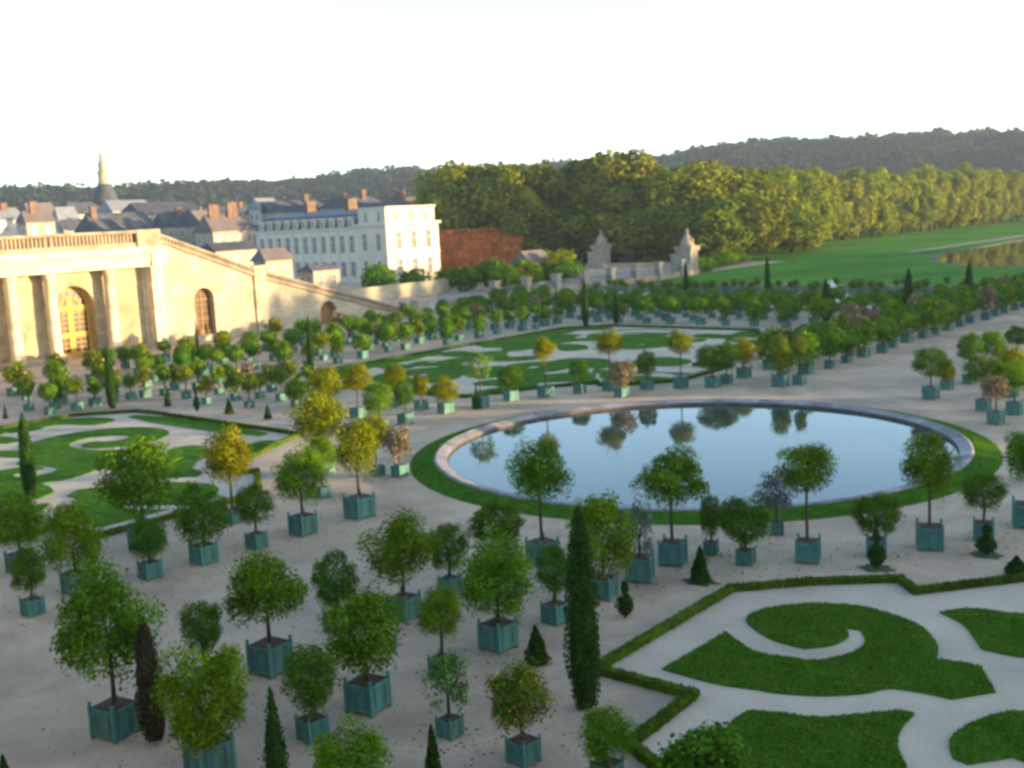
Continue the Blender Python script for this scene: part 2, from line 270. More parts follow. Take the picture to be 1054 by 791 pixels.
# ---------------------------------------------------------------- materials
def mat(name, col, rough=.85, var=.25, scale=3., col2=None, bump=0., bscale=None, spec=.25, detail=6, island=0., coord='Object', grit=0, stain=None, isl=0, objv=0, edge=None):
    m = bpy.data.materials.new(name); m.use_nodes = True; n = m.node_tree.nodes; l = m.node_tree.links
    b = n['Principled BSDF']; b.inputs['Roughness'].default_value = rough; b.inputs['Specular IOR Level'].default_value = spec
    tc = n.new('ShaderNodeTexCoord'); no = n.new('ShaderNodeTexNoise'); no.inputs['Scale'].default_value = scale; no.inputs['Detail'].default_value = detail
    l.new(tc.outputs[coord], no.inputs['Vector'])
    rp = n.new('ShaderNodeValToRGB'); l.new(no.outputs['Fac'], rp.inputs[0])
    c2 = col2 or tuple(c*(1+var) for c in col); c1 = tuple(c*(1-var) for c in col) if not col2 else col
    rp.color_ramp.elements[0].position = .32; rp.color_ramp.elements[1].position = .68
    rp.color_ramp.elements[0].color = (*c1, 1); rp.color_ramp.elements[1].color = (*c2, 1)
    out = rp.outputs[0]
    if island:
        b.inputs['Specular IOR Level'].default_value = .0
        g = n.new('ShaderNodeNewGeometry'); h = n.new('ShaderNodeHueSaturation')
        mr = n.new('ShaderNodeMapRange'); mr.inputs[3].default_value = 1-island; mr.inputs[4].default_value = 1+island
        l.new(g.outputs['Random Per Island'], mr.inputs[0]); l.new(mr.outputs[0], h.inputs['Value']); l.new(out, h.inputs['Color'])
        oi = n.new('ShaderNodeObjectInfo'); m2 = n.new('ShaderNodeMapRange'); m2.inputs[3].default_value = .478; m2.inputs[4].default_value = .512
        l.new(oi.outputs['Random'], m2.inputs[0]); l.new(m2.outputs[0], h.inputs['Hue'])
        out = h.outputs[0]
        b.inputs['Subsurface Weight'].default_value = 0
        tr = n.new('ShaderNodeBsdfTranslucent'); mx = n.new('ShaderNodeMixShader'); mx.inputs[0].default_value = .3
        l.new(out, tr.inputs[0]); l.new(b.outputs[0], mx.inputs[1]); l.new(tr.outputs[0], mx.inputs[2])
        l.new(mx.outputs[0], n['Material Output'].inputs[0])
    l.new(out, b.inputs['Base Color'])
    if bump:
        n2 = n.new('ShaderNodeTexNoise'); n2.inputs['Scale'].default_value = bscale or scale*6; n2.inputs['Detail'].default_value = 4
        l.new(tc.outputs[coord], n2.inputs['Vector'])
        bp = n.new('ShaderNodeBump'); bp.inputs['Strength'].default_value = bump; bp.inputs['Distance'].default_value = .05
        l.new(n2.outputs['Fac'], bp.inputs['Height']); l.new(bp.outputs[0], b.inputs['Normal'])
    def mul(sock_f, lo, hi, noise=None):
        mr = n.new('ShaderNodeMapRange'); mr.inputs[1].default_value, mr.inputs[2].default_value = noise or (0, 1); mr.inputs[3].default_value = lo; mr.inputs[4].default_value = hi
        l.new(sock_f, mr.inputs[0]); src = b.inputs['Base Color'].links[0].from_socket
        h = n.new('ShaderNodeHueSaturation'); l.new(mr.outputs[0], h.inputs['Value']); l.new(src, h.inputs['Color']); l.new(h.outputs[0], b.inputs['Base Color'])
    if grit:
        for s_, k in ((9, grit), (45, grit*1.3)):
            q = n.new('ShaderNodeTexNoise'); q.inputs['Scale'].default_value = s_; q.inputs['Detail'].default_value = 3; l.new(tc.outputs[coord], q.inputs['Vector']); mul(q.outputs['Fac'], 1-k, 1+k, (.3, .7))
    if stain:
        q = n.new('ShaderNodeTexNoise'); q.inputs['Scale'].default_value = stain[0]; q.inputs['Detail'].default_value = 8; q.inputs['Roughness'].default_value = .65; q.inputs['Distortion'].default_value = .6; l.new(tc.outputs[coord], q.inputs['Vector']); mul(q.outputs['Fac'], stain[1], 1.08, (.36, .58))
    if isl:
        q = n.new('ShaderNodeNewGeometry'); mul(q.outputs['Random Per Island'], 1-isl, 1+isl)
    if objv:
        q = n.new('ShaderNodeObjectInfo'); mul(q.outputs['Random'], 1-objv, 1+objv)
    m.diffuse_color = (*col, 1)
    return m

def stone_mat(name, col, course=.45, joint=.75, scale=.5):
    m = mat(name, col, .9, .18, scale, stain=(.5, .84))
    n = m.node_tree.nodes; l = m.node_tree.links; b = n['Principled BSDF']
    src = b.inputs['Base Color'].links[0].from_socket
    tc = n.new('ShaderNodeTexCoord'); sp = n.new('ShaderNodeSeparateXYZ'); l.new(tc.outputs['Object'], sp.inputs[0])
    ad = n.new('ShaderNodeMath'); ad.operation = 'ADD'; l.new(sp.outputs[0], ad.inputs[0]); l.new(sp.outputs[1], ad.inputs[1])
    cb = n.new('ShaderNodeCombineXYZ'); l.new(ad.outputs[0], cb.inputs[0]); l.new(sp.outputs[2], cb.inputs[1])
    br = n.new('ShaderNodeTexBrick'); br.inputs['Scale'].default_value = 1; br.inputs['Brick Width'].default_value = course*2.4; br.inputs['Row Height'].default_value = course
    br.inputs['Mortar Size'].default_value = .02; br.inputs['Color1'].default_value = (1, 1, 1, 1); br.inputs['Color2'].default_value = (.86, .84, .8, 1); br.inputs['Mortar'].default_value = (joint, joint, joint, 1)
    l.new(cb.outputs[0], br.inputs['Vector'])
    mx = n.new('ShaderNodeMix'); mx.data_type = 'RGBA'; mx.blend_type = 'MULTIPLY'; mx.inputs['Factor'].default_value = 1
    l.new(src, mx.inputs['A']); l.new(br.outputs[0], mx.inputs['B']); l.new(mx.outputs['Result'], b.inputs['Base Color'])
    return m

M = dict(
    gravel=mat('gravel', (0.51, 0.36, 0.235), .95, .12, .35, bump=.3, bscale=25, detail=10, coord='Object', grit=.09, stain=(.16, .76)),
    sand=mat('pale_sand', (0.53, 0.405, 0.285), .95, .08, .5, bump=.25, bscale=30, detail=10, grit=.07, stain=(.2, .9)),
    lawn=mat('lawn_grass', (0.058, 0.142, 0.012), .95, .3, 1.6, bump=.6, bscale=30, detail=10, spec=.02, grit=.2, stain=(.35, .8)),
    field=mat('field_grass', (.085, .195, .018), .95, .25, .05, detail=8, spec=.02),
    earth=mat('earth', (.05, .08, .03), .95, .3, .02, detail=8),
    hill=mat('hill_ground', (.04, .06, .03), .95, .3, .02),
    water=None,
    stone=stone_mat('limestone_wall', (.41, .325, .19)),
    ashlar=stone_mat('stair_wall_stone', (.41, .345, .235), .5, .72, .3),
    trim=mat('limestone_trim', (.56, .47, .31), .85, .12, 1.0, stain=(.5, .8)),
    cap=mat('weathered_coping', (.28, .215, .145), .9, .3, .8),
    pier=mat('pale_pier_stone', (0.29, 0.24, 0.175), .9, .2, .8),
    rim=mat('basin_coping', (.30, .265, .245), .8, .22, .9, isl=.16, stain=(.8, .7)),
    rimdark=mat('basin_wall', (.10, .085, .075), .8, .3, 1.5),
    wood=mat('ochre_painted_wood', (.48, .27, .045), .6, .1, 2),
    wooddark=mat('brown_timber', (.24, .12, .035), .7, .15, 2),
    patch=mat('worn_turf', (.085, .10, .035), .95, .35, 3, grit=.2),
    glass=mat('dark_glass', (.055, .03, .016), .15, .2, 2, spec=.5),
    green=mat('green_painted_planks', (0.072, 0.2, 0.145), .6, .22, 2.2, isl=.13, objv=.14, stain=(1.5, .75)),
    greenp=mat('green_painted_post', (0.07, 0.21, 0.16), .5, .15, 3),
    soil=mat('potting_soil', (.09, .05, .028), 1, .35, 6),
    bark=mat('bark', (.07, .05, .035), .95, .35, 6, bump=.5),
    slate=mat('slate_roof', (.070, .072, .080), .8, .3, .4, objv=.3),
    zinc=mat('zinc_roof', (0.17, 0.175, 0.19), .7, .12, .5),
    tile=mat('brick_chimney', (.145, .09, .06), .9, .3, .8),
    cream=mat('cream_render', (.50, .44, .35), .9, .1, .3),
    beige=mat('beige_render', (.33, .27, .20), .9, .15, .3),
    white=mat('white_render', (0.56, 0.5, 0.41), .9, .06, .3),
    pane=mat('window_pane', (.06, .07, .09), .2, .2, .5, spec=.5),
    gold=mat('gilded_metal', (.75, .6, .2), .35, .05, 1),
    marble=mat('white_marble', (.72, .70, .66), .6, .06, 3),
    iron=mat('grey_iron', (.12, .14, .17), .5, .1, 2),
    lilac=mat('old_tile_roof', (.13, .105, .095), .9, .15, .6),
    orange=mat('orange_fruit', (.75, .27, .02), .5, .1, 2),
    blossom=mat('pink_blossom', (.40, .22, .16), .8, .2, 2),
)
LEAF = dict(
    loose=mat('citrus_leaves', (.112, .21, .010), .55, .35, 1.6, island=.45),
    bright=mat('bright_leaves', (.132, .24, .010), .5, .3, 1.6, island=.4),
    dark=mat('dark_clipped_leaves', (.084, .175, .012), .6, .3, 1.6, island=.4),
    yellow=mat('sunlit_yellow_leaves', (0.21, 0.225, 0.008), .55, .3, 1.4, island=.4),  # golden evening sunlight painted into the leaf colour
    pale=mat('pale_leaves', (0.143, 0.247, 0.052), .6, .25, 1.6, island=.4),
    olive=mat('olive_leaves', (0.169, 0.195, 0.130), .7, .25, 1.6, island=.4),
    plum=mat('plum_leaves', (0.156, 0.143, 0.117), .7, .25, 1.6, island=.4),
    pink=mat('oleander_leaves', (0.195, 0.169, 0.078), .6, .3, 1.6, island=.45),
    citrus=mat('orange_tree_leaves', (0.12, 0.18, 0.014), .55, .3, 1.6, island=.45),
    bush=mat('shrub_leaves', (0.095, 0.19, 0.012), .55, .3, 1.6, island=.45),
    yew=mat('yew_needles', (.032, .078, .012), .8, .3, 2.5, island=.4),
    brown=mat('dry_cypress_needles', (0.072, 0.068, 0.029), .85, .3, 2.5, island=.4),
    box=mat('box_hedge_leaves', (0.075, 0.135, 0.012), .7, .3, 1.2, island=.4),
    plane=mat('plane_tree_leaves', (0.19, 0.215, 0.018), .7, .3, .25, island=.4),
    grove=mat('chestnut_leaves', (0.14, 0.165, 0.014), .7, .35, .2, island=.45),
    russet=mat('russet_leaves', (0.58, 0.24, 0.06), .7, .3, .4, island=.4),
    far=mat('far_wood_leaves', (0.028, 0.042, 0.022), .95, .35, .01, island=.4),
)
wm = bpy.data.materials.new('water'); wm.use_nodes = True; M['water'] = wm
_b = wm.node_tree.nodes['Principled BSDF']; _b.inputs['Base Color'].default_value = (.045, .06, .04, 1); _b.inputs['Roughness'].default_value = .03
_b.inputs['IOR'].default_value = 1.5; _b.inputs['Specular IOR Level'].default_value = .38
_n = wm.node_tree.nodes.new('ShaderNodeTexNoise'); _b.inputs['Specular Tint'].default_value = (1, .93, .72, 1); _n.inputs['Scale'].default_value = .7; _n.inputs['Detail'].default_value = 3
_t = wm.node_tree.nodes.new('ShaderNodeTexCoord'); wm.node_tree.links.new(_t.outputs['Object'], _n.inputs['Vector'])
_p = wm.node_tree.nodes.new('ShaderNodeBump'); _p.inputs['Strength'].default_value = .05; _p.inputs['Distance'].default_value = .05
wm.node_tree.links.new(_n.outputs['Fac'], _p.inputs['Height']); wm.node_tree.links.new(_p.outputs[0], _b.inputs['Normal'])

# ---------------------------------------------------------------- foliage meshes
def leaf_mesh(name, C, N, size, mats, mi=None, core=None, aspect=.62):
    """many small leaf faces: centres C, facing N"""
    n = len(C); N = N/np.maximum(np.linalg.norm(N, axis=1, keepdims=True), 1e-6)
    r = rng.normal(size=(n, 3)); T = np.cross(N, r); T /= np.maximum(np.linalg.norm(T, axis=1, keepdims=True), 1e-6)
    B = np.cross(N, T); s = (size*rng.uniform(.7, 1.35, n))[:, None]
    V = np.stack([C+T*s, C+B*s*aspect+N*s*.15, C-T*s, C-B*s*aspect+N*s*.15], 1).reshape(-1, 3)
    F = np.arange(4*n).reshape(-1, 4).tolist(); V = V.tolist(); MI = (mi.tolist() if mi is not None else [0]*n)
    if core:
        cv, cf = core; o = len(V); V += [list(v) for v in cv]; F += [[i+o for i in f] for f in cf]; MI += [0]*len(cf)
    me = bpy.data.meshes.new(name); me.from_pydata(V, [], F)
    for m in (mats if isinstance(mats, list) else [mats]): me.materials.append(m)
    if any(MI): me.polygons.foreach_set('material_index', MI)
    me.update(); return me
def ico(sub, fn):
    bm = bmesh.new(); bmesh.ops.create_icosphere(bm, subdivisions=sub, radius=1)
    vs = [fn(v.co.copy()) for v in bm.verts]; fs = [[v.index for v in f.verts] for f in bm.faces]; bm.free(); return vs, fs
def sph(n):
    d = rng.normal(size=(n, 3)); return d/np.linalg.norm(d, axis=1, keepdims=True)
def crown_ball(kind, n, leaf, lump=.1, depth=.3, fruit=0, extra=None):
    bumps = sph(26); amp = rng.uniform(-lump, lump, 26)
    def rad(d): return 1+((np.clip(d@bumps.T-.72, 0, 1)/.28)*amp).sum(1)
    d = sph(n); C = d*(rad(d)*(1-depth*rng.uniform(0, 1, n)**2))[:, None]
    N = d+rng.normal(size=(n, 3))*.75
    mi = None; mats = LEAF[kind]
    if fruit: mi = (rng.uniform(size=n) < fruit).astype(int); mats = [LEAF[kind], extra or M['orange']]
    C /= np.percentile(np.abs(C), 98, axis=0)
    core = ico(2, lambda v: v*.7)
    return leaf_mesh('crown_'+kind, C, N, leaf, mats, mi, core)
def crown_clumps(kind, n, leaf, nc=26, cr=(.26, .42), flat=.8, fruit=0, extra=None, at=(.45, .78), core=True, spike=0, co_=.45):
    d = sph(nc*3); d = d[d[:, 2] > (-.75 if at[0] < .5 else -.93)][:nc]
    nc = len(d)
    cc = d*rng.uniform(at[0], at[1], nc)[:, None]; cc[:, 2] *= flat; R_ = rng.uniform(*cr, nc)
    n = int(n*(1.45 if core else 1)); k = rng.integers(0, nc, n); e = sph(n); e[:, 2] = np.where(rng.uniform(size=n) < .6, np.abs(e[:, 2]), e[:, 2])
    C = cc[k]+e*(R_[k]*rng.uniform(.5, 1.03, n))[:, None]
    if core:
        m = int(n*.3); C[:m] = sph(m)*(rng.uniform(.1, 1, m)**.5*(at[1]-.02))[:, None]*np.array([1, 1, flat])
    if spike: C[:, 2] += np.abs(rng.normal(size=n))*spike*(C[:, 2] > 0)
    N = e+rng.normal(size=(n, 3))*.7+np.array([0, 0, .35])
    mi = None; mats = LEAF[kind]
    if fruit: mi = (rng.uniform(size=n) < fruit).astype(int); mats = [LEAF[kind], extra or M['orange']]
    lo_z, hi_z = np.percentile(C[:, 2], (1.5, 98.5)); C[:, 2] = (C[:, 2]-(lo_z+hi_z)/2)/((hi_z-lo_z)/2); C[:, :2] /= np.percentile(np.abs(C[:, :2]), 99.3, axis=0)
    co = ico(1, lambda v: v*.3) if core and n < 1500 else None
    return leaf_mesh('crown_'+kind, C, N, leaf, mats, mi, co)
CROWN = dict(
    loose=[crown_clumps('loose', 6000, .045, nc, (.28, .48), .9) for nc in (18, 22, 16, 20)],
    bright=[crown_clumps('bright', 6000, .043, nc, (.22, .42), .95, at=(.52, .8)) for nc in (34, 40, 30, 36)],
    dark=[crown_clumps('dark', 6000, .042, nc, (.18, .34), 1.0, at=(.6, .82)) for nc in (56, 50, 62, 46, 58)],
    yellow=[crown_clumps('yellow', 4800, .05, 34, (.3, .42), .95) for _ in range(2)],
    pale=[crown_clumps('pale', 1800, .07, 26, (.22, .36), .95, core=False)],
    olive=[crown_clumps('olive', 1500, .06, 22, (.22, .36), 1.0, core=False, spike=.1)],
    plum=[crown_clumps('plum', 2600, .05, 34, (.2, .36), .95, at=(.5, .78))],
    pink=[crown_clumps('pink', 1700, .075, 22, (.28, .42), .85, fruit=.18, extra=M['blossom'])],
    citrus=[crown_clumps('citrus', 4400, .05, 32, (.28, .42), .85, fruit=.035)],
    bush=[crown_clumps('bush', 2200, .085, 22, (.22, .36), .8, spike=.12)],
)
FARC = [crown_ball('dark', 700, .11, .18) for _ in range(3)]+[crown_clumps('loose', 700, .12, 16, (.34, .5), .85) for _ in range(2)]+[crown_clumps('bright', 700, .12, 16, (.34, .5), .85)]
FARY = [crown_clumps('yellow', 700, .12, 16, (.34, .5), .85), crown_clumps('citrus', 700, .12, 16, (.34, .5), .85, fruit=.015)]
FARP = [crown_clumps('pink', 600, .12, 14, (.34, .5), .85, fruit=.2, extra=M['blossom'])]

def column_foliage(prof, n, leaf, kind):
    """leaves over a solid of revolution: prof(t) radius for t in 0..1 (unit height)"""
    t = rng.uniform(0, 1, n*2); p = np.array([prof(x) for x in t]); keep = rng.uniform(size=n*2) < np.clip(p*1.6+.15, .1, 1); t = t[keep][:n]; p = p[keep][:n]
    a = rng.uniform(0, 2*math.pi, len(t)); wob = 1+.12*np.sin(a*3+t*9)+.08*np.sin(a*5-t*17)
    r = p*wob*(1-.25*rng.uniform(size=len(t))**2)
    C = np.stack([r*np.cos(a), r*np.sin(a), t], 1); N = np.stack([np.cos(a), np.sin(a), np.full(len(t), .5)], 1)+rng.normal(size=(len(t), 3))*.6
    vs = []; fs = []; K = 9
    for i in range(13):
        tt = i/12
        for j in range(K): vs.append((.82*prof(tt)*math.cos(2*math.pi*j/K), .82*prof(tt)*math.sin(2*math.pi*j/K), tt*.97))
    for i in range(12):
        for j in range(K): fs.append((i*K+j, i*K+(j+1) % K, (i+1)*K+(j+1) % K, (i+1)*K+j))
    return C, N, (vs, fs)
def topiary_mesh(kind, r, h, brown=False):
    pr = dict(cypress=lambda t: (min(1, .55+t*2.2))*(1-t**3.2)**.8*(1 if t < .97 else .6)+.02,
              spire=lambda t: (1-t)**.85*.98+.03,
              cone=lambda t: (1-t)*.95+.05,
              spool=lambda t: (math.sin(min(1, t/.62)*math.pi)**.6 if t < .58 else .2+.26*max(0, 1-abs(t-.8)/.2)))[kind]
    n = int(3200 if r*h > 1 else 900)
    C, N, core = column_foliage(pr, n, .1, kind)
    C = C*np.array([r, r, h]); core = ([(v[0]*r, v[1]*r, v[2]*h) for v in core[0]], core[1])
    return leaf_mesh('foliage', C, N, max(.04, min(.075, r*.13)), LEAF['brown' if brown else 'yew'], None, core)

pm_ = wm.copy(); pm_.name = 'pond_water'; M['pondwater'] = pm_
pm_.node_tree.nodes['Principled BSDF'].inputs['Base Color'].default_value = (.018, .024, .012, 1); pm_.node_tree.nodes['Principled BSDF'].inputs['Specular IOR Level'].default_value = .09
# ---------------------------------------------------------------- ground, lawns, water
BX, BY = -31.65, 52.7                     # centre of the round basin = centre of the parterre
def poly(mb, pts, z, thick=0):
    from mathutils.geometry import tessellate_polygon
    n = len(pts); top = [(p[0], p[1], z) for p in pts]
    tris = tessellate_polygon([[Vector((p[0], p[1], 0)) for p in pts]])
    mb.add(top, [tuple(t) for t in tris])
    if thick:
        mb.add(top+[(p[0], p[1], z-thick) for p in pts], [(i, (i+1) % n, n+(i+1) % n, n+i) for i in range(n)])
    return mb
def smooth(pts, steps=4, corner=50):
    n = len(pts); out = []; P = [np.array(p, float) for p in pts]
    def sharp(i):
        a = P[i]-P[i-1]; b = P[(i+1) % n]-P[i]
        c = np.dot(a, b)/(np.linalg.norm(a)*np.linalg.norm(b)+1e-9); return c < math.cos(R(corner))
    S = [sharp(i) for i in range(n)]
    for i in range(n):
        p1, p2 = P[i], P[(i+1) % n]
        p0 = P[i-1] if not S[i] else 2*p1-p2; p3 = P[(i+2) % n] if not S[(i+1) % n] else 2*p2-p1
        for k in range(steps):
            t = k/steps
            out.append(tuple(.5*((2*p1)+(-p0+p2)*t+(2*p0-5*p1+4*p2-p3)*t*t+(-p0+3*p1-3*p2+p3)*t**3)))
    return out
def rel(pts): return [(x-BX, y-BY) for x, y in pts]

g = MB(); N = 96
g.add([(BX+2400*math.cos(2*math.pi*i/N), BY+2400*math.sin(2*math.pi*i/N), -.35) for i in range(N)], [tuple(range(N))])
tag(obj('ground', (g, M['earth'])), kind='structure')
g = MB(); g.box(-114.2, 51, -1.2, 153, -.6, 0)
tag(obj('gravel_ground', (g, M['gravel'])), kind='structure')
g = MB(); g.box(-330, -114.3, -40, 232, -.6, -.02)
tag(obj('town_ground', (g, M['gravel'])), kind='structure')
# far lawn with the hole of the pond left open by building it as strips
PX0, PX1, PY0, PY1 = -95., 32., 207., 640.
lo_ = [(-114.2, 232), (-114.2, 153.1), (51, 153.1), (140, 153.1), (140, 760), (-190, 760), (-158, 300), (-160, 232)]
pond = [(-68, 206), (11, 206), (32, 235), (32, 640), (-90, 640), (-89, 330), (-88, 252), (-81, 226)]
g = MB(); from mathutils.geometry import tessellate_polygon as _tp
allp = lo_+pond; tr = _tp([[Vector((*p, 0)) for p in lo_], [Vector((*p, 0)) for p in pond[::-1]]]); allp = lo_+pond[::-1]
g.add([(p[0], p[1], .0) for p in allp], [tuple(t) for t in tr])
tag(obj('far_lawn', (g, M['field'])), kind='structure')
g = MB(); poly(g, [(x*1.002, y) for x, y in pond], -.06); tag(obj('pond_water', (g, M['pondwater'])), kind='structure')
k = MB(); n = len(pond)
for i in range(n):
    a, b = Vector((*pond[i], 0)), Vector((*pond[(i+1) % n], 0)); d = (b-a).normalized(); q = Vector((-d.y, d.x, 0))
    if (a+b).y > 1250: continue
    for (o0, o1, z0, z1) in ((-.2, .5, -.6, .03),):
        v = [a-q*o1, b-q*o1, b-q*o0, a-q*o0]
        k.add([(p.x, p.y, z0) for p in v]+[(p.x, p.y, z1) for p in v], [(4, 5, 6, 7), (0, 1, 5, 4), (1, 2, 6, 5), (2, 3, 7, 6), (3, 0, 4, 7)])
tag(obj('pond_kerb', (k, M['rimdark'])), 'long low stone kerb around the far pond', 'kerb')
p_ = MB(); poly(p_, [(-100, 258), (-97, 262), (-95, 330), (-95, 640), (-99, 640), (-99, 330)], .012)
tag(obj('pond_path', (p_, M['cap'])), kind='structure')

# hills closing the view
def hill_h(a, r):
    u = 40*math.sin(a*9+1)+25*math.sin(a*23)
    t = min(1, max(0, (r-760-u)/650)); t = t*t*(3-2*t)
    return (.87-.13*math.tanh((a-YAW)*4.5))*(75+4*math.sin(a*6+2)+3*math.sin(a*17+.4)+2*math.sin(a*41))*t
g = MB(); NA, NR = 110, 16
A0, A1 = YAW-R(42), YAW+R(42)
rr = [700+1500*(j/(NR-1)) for j in range(NR)]
for i in range(NA):
    a = A0+(A1-A0)*i/(NA-1)
    for r in rr: g.v.append((-math.sin(a)*r, math.cos(a)*r, hill_h(a, r)-.4))
for i in range(NA-1):
    for j in range(NR-1): g.f.append((i*NR+j, (i+1)*NR+j, (i+1)*NR+j+1, i*NR+j+1)); g.mi.append(0)
tag(obj('hills', (g, M['hill'], True)), kind='structure')
cs = []; ns = []
for _ in range(4200):
    a = rnd.uniform(A0+.1, A1-.1); r = 720+rnd.random()**.8*800; h = hill_h(a, r)
    hh = rnd.choice((7, 8, 9, 10, 11, 15)) if r > 1250 else rnd.uniform(8, 14); wd = hh*rnd.uniform(.45, .9)
    m = 26; d = sph(m); d[:, 2] = np.abs(d[:, 2])*1.0-.15
    cs.append(np.array([-math.sin(a)*r, math.cos(a)*r, h+hh*.25])+d*np.array([wd, wd, hh*.75])*rng.uniform(.7, 1.05, (m, 1))); ns.append(d+rng.normal(size=(m, 3))*.4)
tag(obj('hill_woods', leaf_mesh('hill_woods', np.concatenate(cs), np.concatenate(ns), 2.9, LEAF['far'])), 'dense woods covering the distant hills', 'woods', kind='stuff')

# basin
def ring(mb, prof, n=160):
    vs = [(BX+r*math.cos(2*math.pi*i/n), BY+r*math.sin(2*math.pi*i/n), z) for r, z in prof for i in range(n)]
    return mb.add(vs, [(k*n+i, k*n+(i+1) % n, (k+1)*n+(i+1) % n, (k+1)*n+i) for k in range(len(prof)-1) for i in range(n)])
bt = thing('round_basin', 'large round water basin with sloping stone rim in the middle of the gravel', 'basin', (BX, BY, 0))
def put_rel(name, mb, mt, sm=False):
    mb.v = [(x-BX, y-BY, z) for x, y, z in mb.v]; return obj(name, (mb, mt, sm), bt)
def coping():
    mb = MB(); prof = [(14.12, .02), (14.1, .29), (13.98, .33), (13.46, .2), (13.4, .17)]; K = 56
    for i in range(K):
        vs = []; m = 4
        for j in range(m+1):
            a = 2*math.pi*(i+.006+(.988)*j/m)/K
            for r, z in prof: vs.append((BX+(r+.01*(i % 3))*math.cos(a), BY+(r+.01*(i % 3))*math.sin(a), z))
        P_ = len(prof); mb.add(vs, [(j*P_+k, (j+1)*P_+k, (j+1)*P_+k+1, j*P_+k+1) for j in range(m) for k in range(P_-1)])
    return mb
put_rel('coping', coping(), M['rim'])
put_rel('inner_wall', ring(MB(), [(13.4, .18), (13.4, -.5)]), M['rimdark'])
g = MB(); ring(g, [(.01, .02), (13.395, .02)]); tag(obj('basin_water', (g, M['water'])), kind='structure')
g = MB(); ring(g, [(14.15, .25), (14.5, .21), (15.4, .008), (15.41, -.02)]); tag(obj('grass_bank', (g, M['lawn'])), kind='structure')

# parterre compartments (traced once, mirrored about the two axes)
BORDER = rel([(-18.5, 33.0), (-16.6, 35.0), (-14.2, 36.8), (-13.3, 35.9), (-10.8, 39), (-9.2, 42), (-8, 45), (9, 45.6), (11, 45.4), (14.1, 42), (14.2, 35.8), (14.2, 4), (10.5, .3), (-8, .3), (-10, 4),
              (-18.5, 10.5), (-18.4, 13.6), (-15.2, 13.6), (-15.3, 16.8), (-13.4, 17.6), (-13.4, 20.8), (-15.0, 21.6), (-15.2, 24.9), (-18.4, 24.9)])
S1 = [(-16.88,26.07),(-16.8,29.54),(-15.32,28.62),(-14.24,28.79),(-13.56,28.97),(-13.01,29.88),(-12.96,30.93),(-13.46,31.82),(-13.99,31.77),(-13.66,31.41),(-13.53,30.93),(-13.68,30.24),(-14.22,29.58),(-15.25,29.7),(-16.16,30.21),(-16.82,30.89),(-16.76,32.0),(-15.9,33.08),(-15.11,33.57),(-14.12,33.78),(-13.06,33.55),(-12.14,33.13),(-11.21,31.96),(-10.82,30.86),(-10.18,30.99),(-9.63,30.93),(-8.81,29.5),(-9.59,28.46),(-10.28,28.44),(-11.14,28.24),(-11.55,27.61),(-12.38,26.87),(-13.41,26.38),(-14.07,26.25),(-14.99,26.02),(-15.92,26.01)]
S2 = [(-13.56,25.02),(-12.7,25.36),(-11.99,25.58),(-11.06,26.44),(-10.42,27.1),(-10.05,27.09),(-10.04,26.33),(-9.87,25.5),(-9.54,24.82),(-9.2,24.31),(-8.9,23.2),(-9.4,22.0),(-10.6,21.5),(-12.2,22.0),(-13.22,22.81),(-13.63,24.13)]
S3 = [(-8.83,26.04),(-8.86,26.8),(-8.61,27.71),(-8.28,28.36),(-7.88,28.69),(-6,29.2),(-3.5,28.8),(-2,27),(-2.6,25),(-4.4,24.2),(-6,24.6),(-6.6,25.8),(-7.4,26.1),(-8.1,25.2),(-8.5,25.3)]
S4 = [(-12.04,34.54),(-11.33,35.38),(-9.87,35.74),(-8.4,37.2),(-6.8,39.2),(-5.5,37.8),(-6,35.2),(-7.6,32.6),(-8.88,32.24),(-9.42,32.19),(-10.04,32.23),(-10.52,33.03),(-11.16,33.94)]
LA = [(7.6,39.2),(10.2,43.6),(6,44.4),(2.0,44.3),(-2.5,44.2),(-5.8,42.8),(-4.6,39.4),(-2.6,38.0),(-2.6,41.0),(-1.2,42.6),(.4,43.2),(2.3,42.8),(3.4,40.8),(2.2,39.4),(.2,40.0),(-.2,41.3),(-.8,40.6),(-.4,37.2),(3.5,36.6)]
LB = [(13.3,34.6),(13.3,41.2),(11.2,42.0),(9.0,38.6),(6.6,35.6),(6.8,32.6),(10,33.0)]
LC = [(6.0,31.6),(5.6,37.4),(4.2,36.0),(2.6,34.6),(1.4,30.2),(3.8,29.0)]
LD = [(.5,31.0),(1.8,35.4),(-.4,36.6),(-3.2,37.6),(-5.2,35.4),(-5.4,31.6),(-3.6,30.0),(-1.2,29.8)]
LE = [(7.5,21.6),(13.2,22.6),(13.3,33.4),(9.8,31.9),(6.6,30.6),(4.6,28.2),(2.6,27.6),(2.0,24.2),(4.4,21.4)]
LF = [(1.0,21.4),(1.4,28.0),(-.4,29.2),(-1.4,28.2),(-1.6,24.2),(-.8,21.8)]
MIDY = 22.7
def band(pts, w0, w1=None):
    P = np.array(pts, float); n = len(P); T = np.gradient(P, axis=0); T /= np.linalg.norm(T, axis=1, keepdims=True); Q = np.c_[-T[:, 1], T[:, 0]]
    t = np.linspace(0, 1, n); w = (w0 if w1 is None else w0+(w1-w0)*t)*np.clip(np.minimum(t, 1-t)*9, .12, 1)**.6
    w = w[:, None]/2*1.3; return [tuple(p) for p in np.concatenate([P+Q*w, (P-Q*w)[::-1]])]
def spiral(cx, cy, r0, r1, a0, turns, flip=1):
    return [(cx+(r0+(r1-r0)*t)*math.cos(R(a0)+flip*2*math.pi*turns*t), cy+(r0+(r1-r0)*t)*math.sin(R(a0)+flip*2*math.pi*turns*t)) for t in np.linspace(0, 1, 40)]
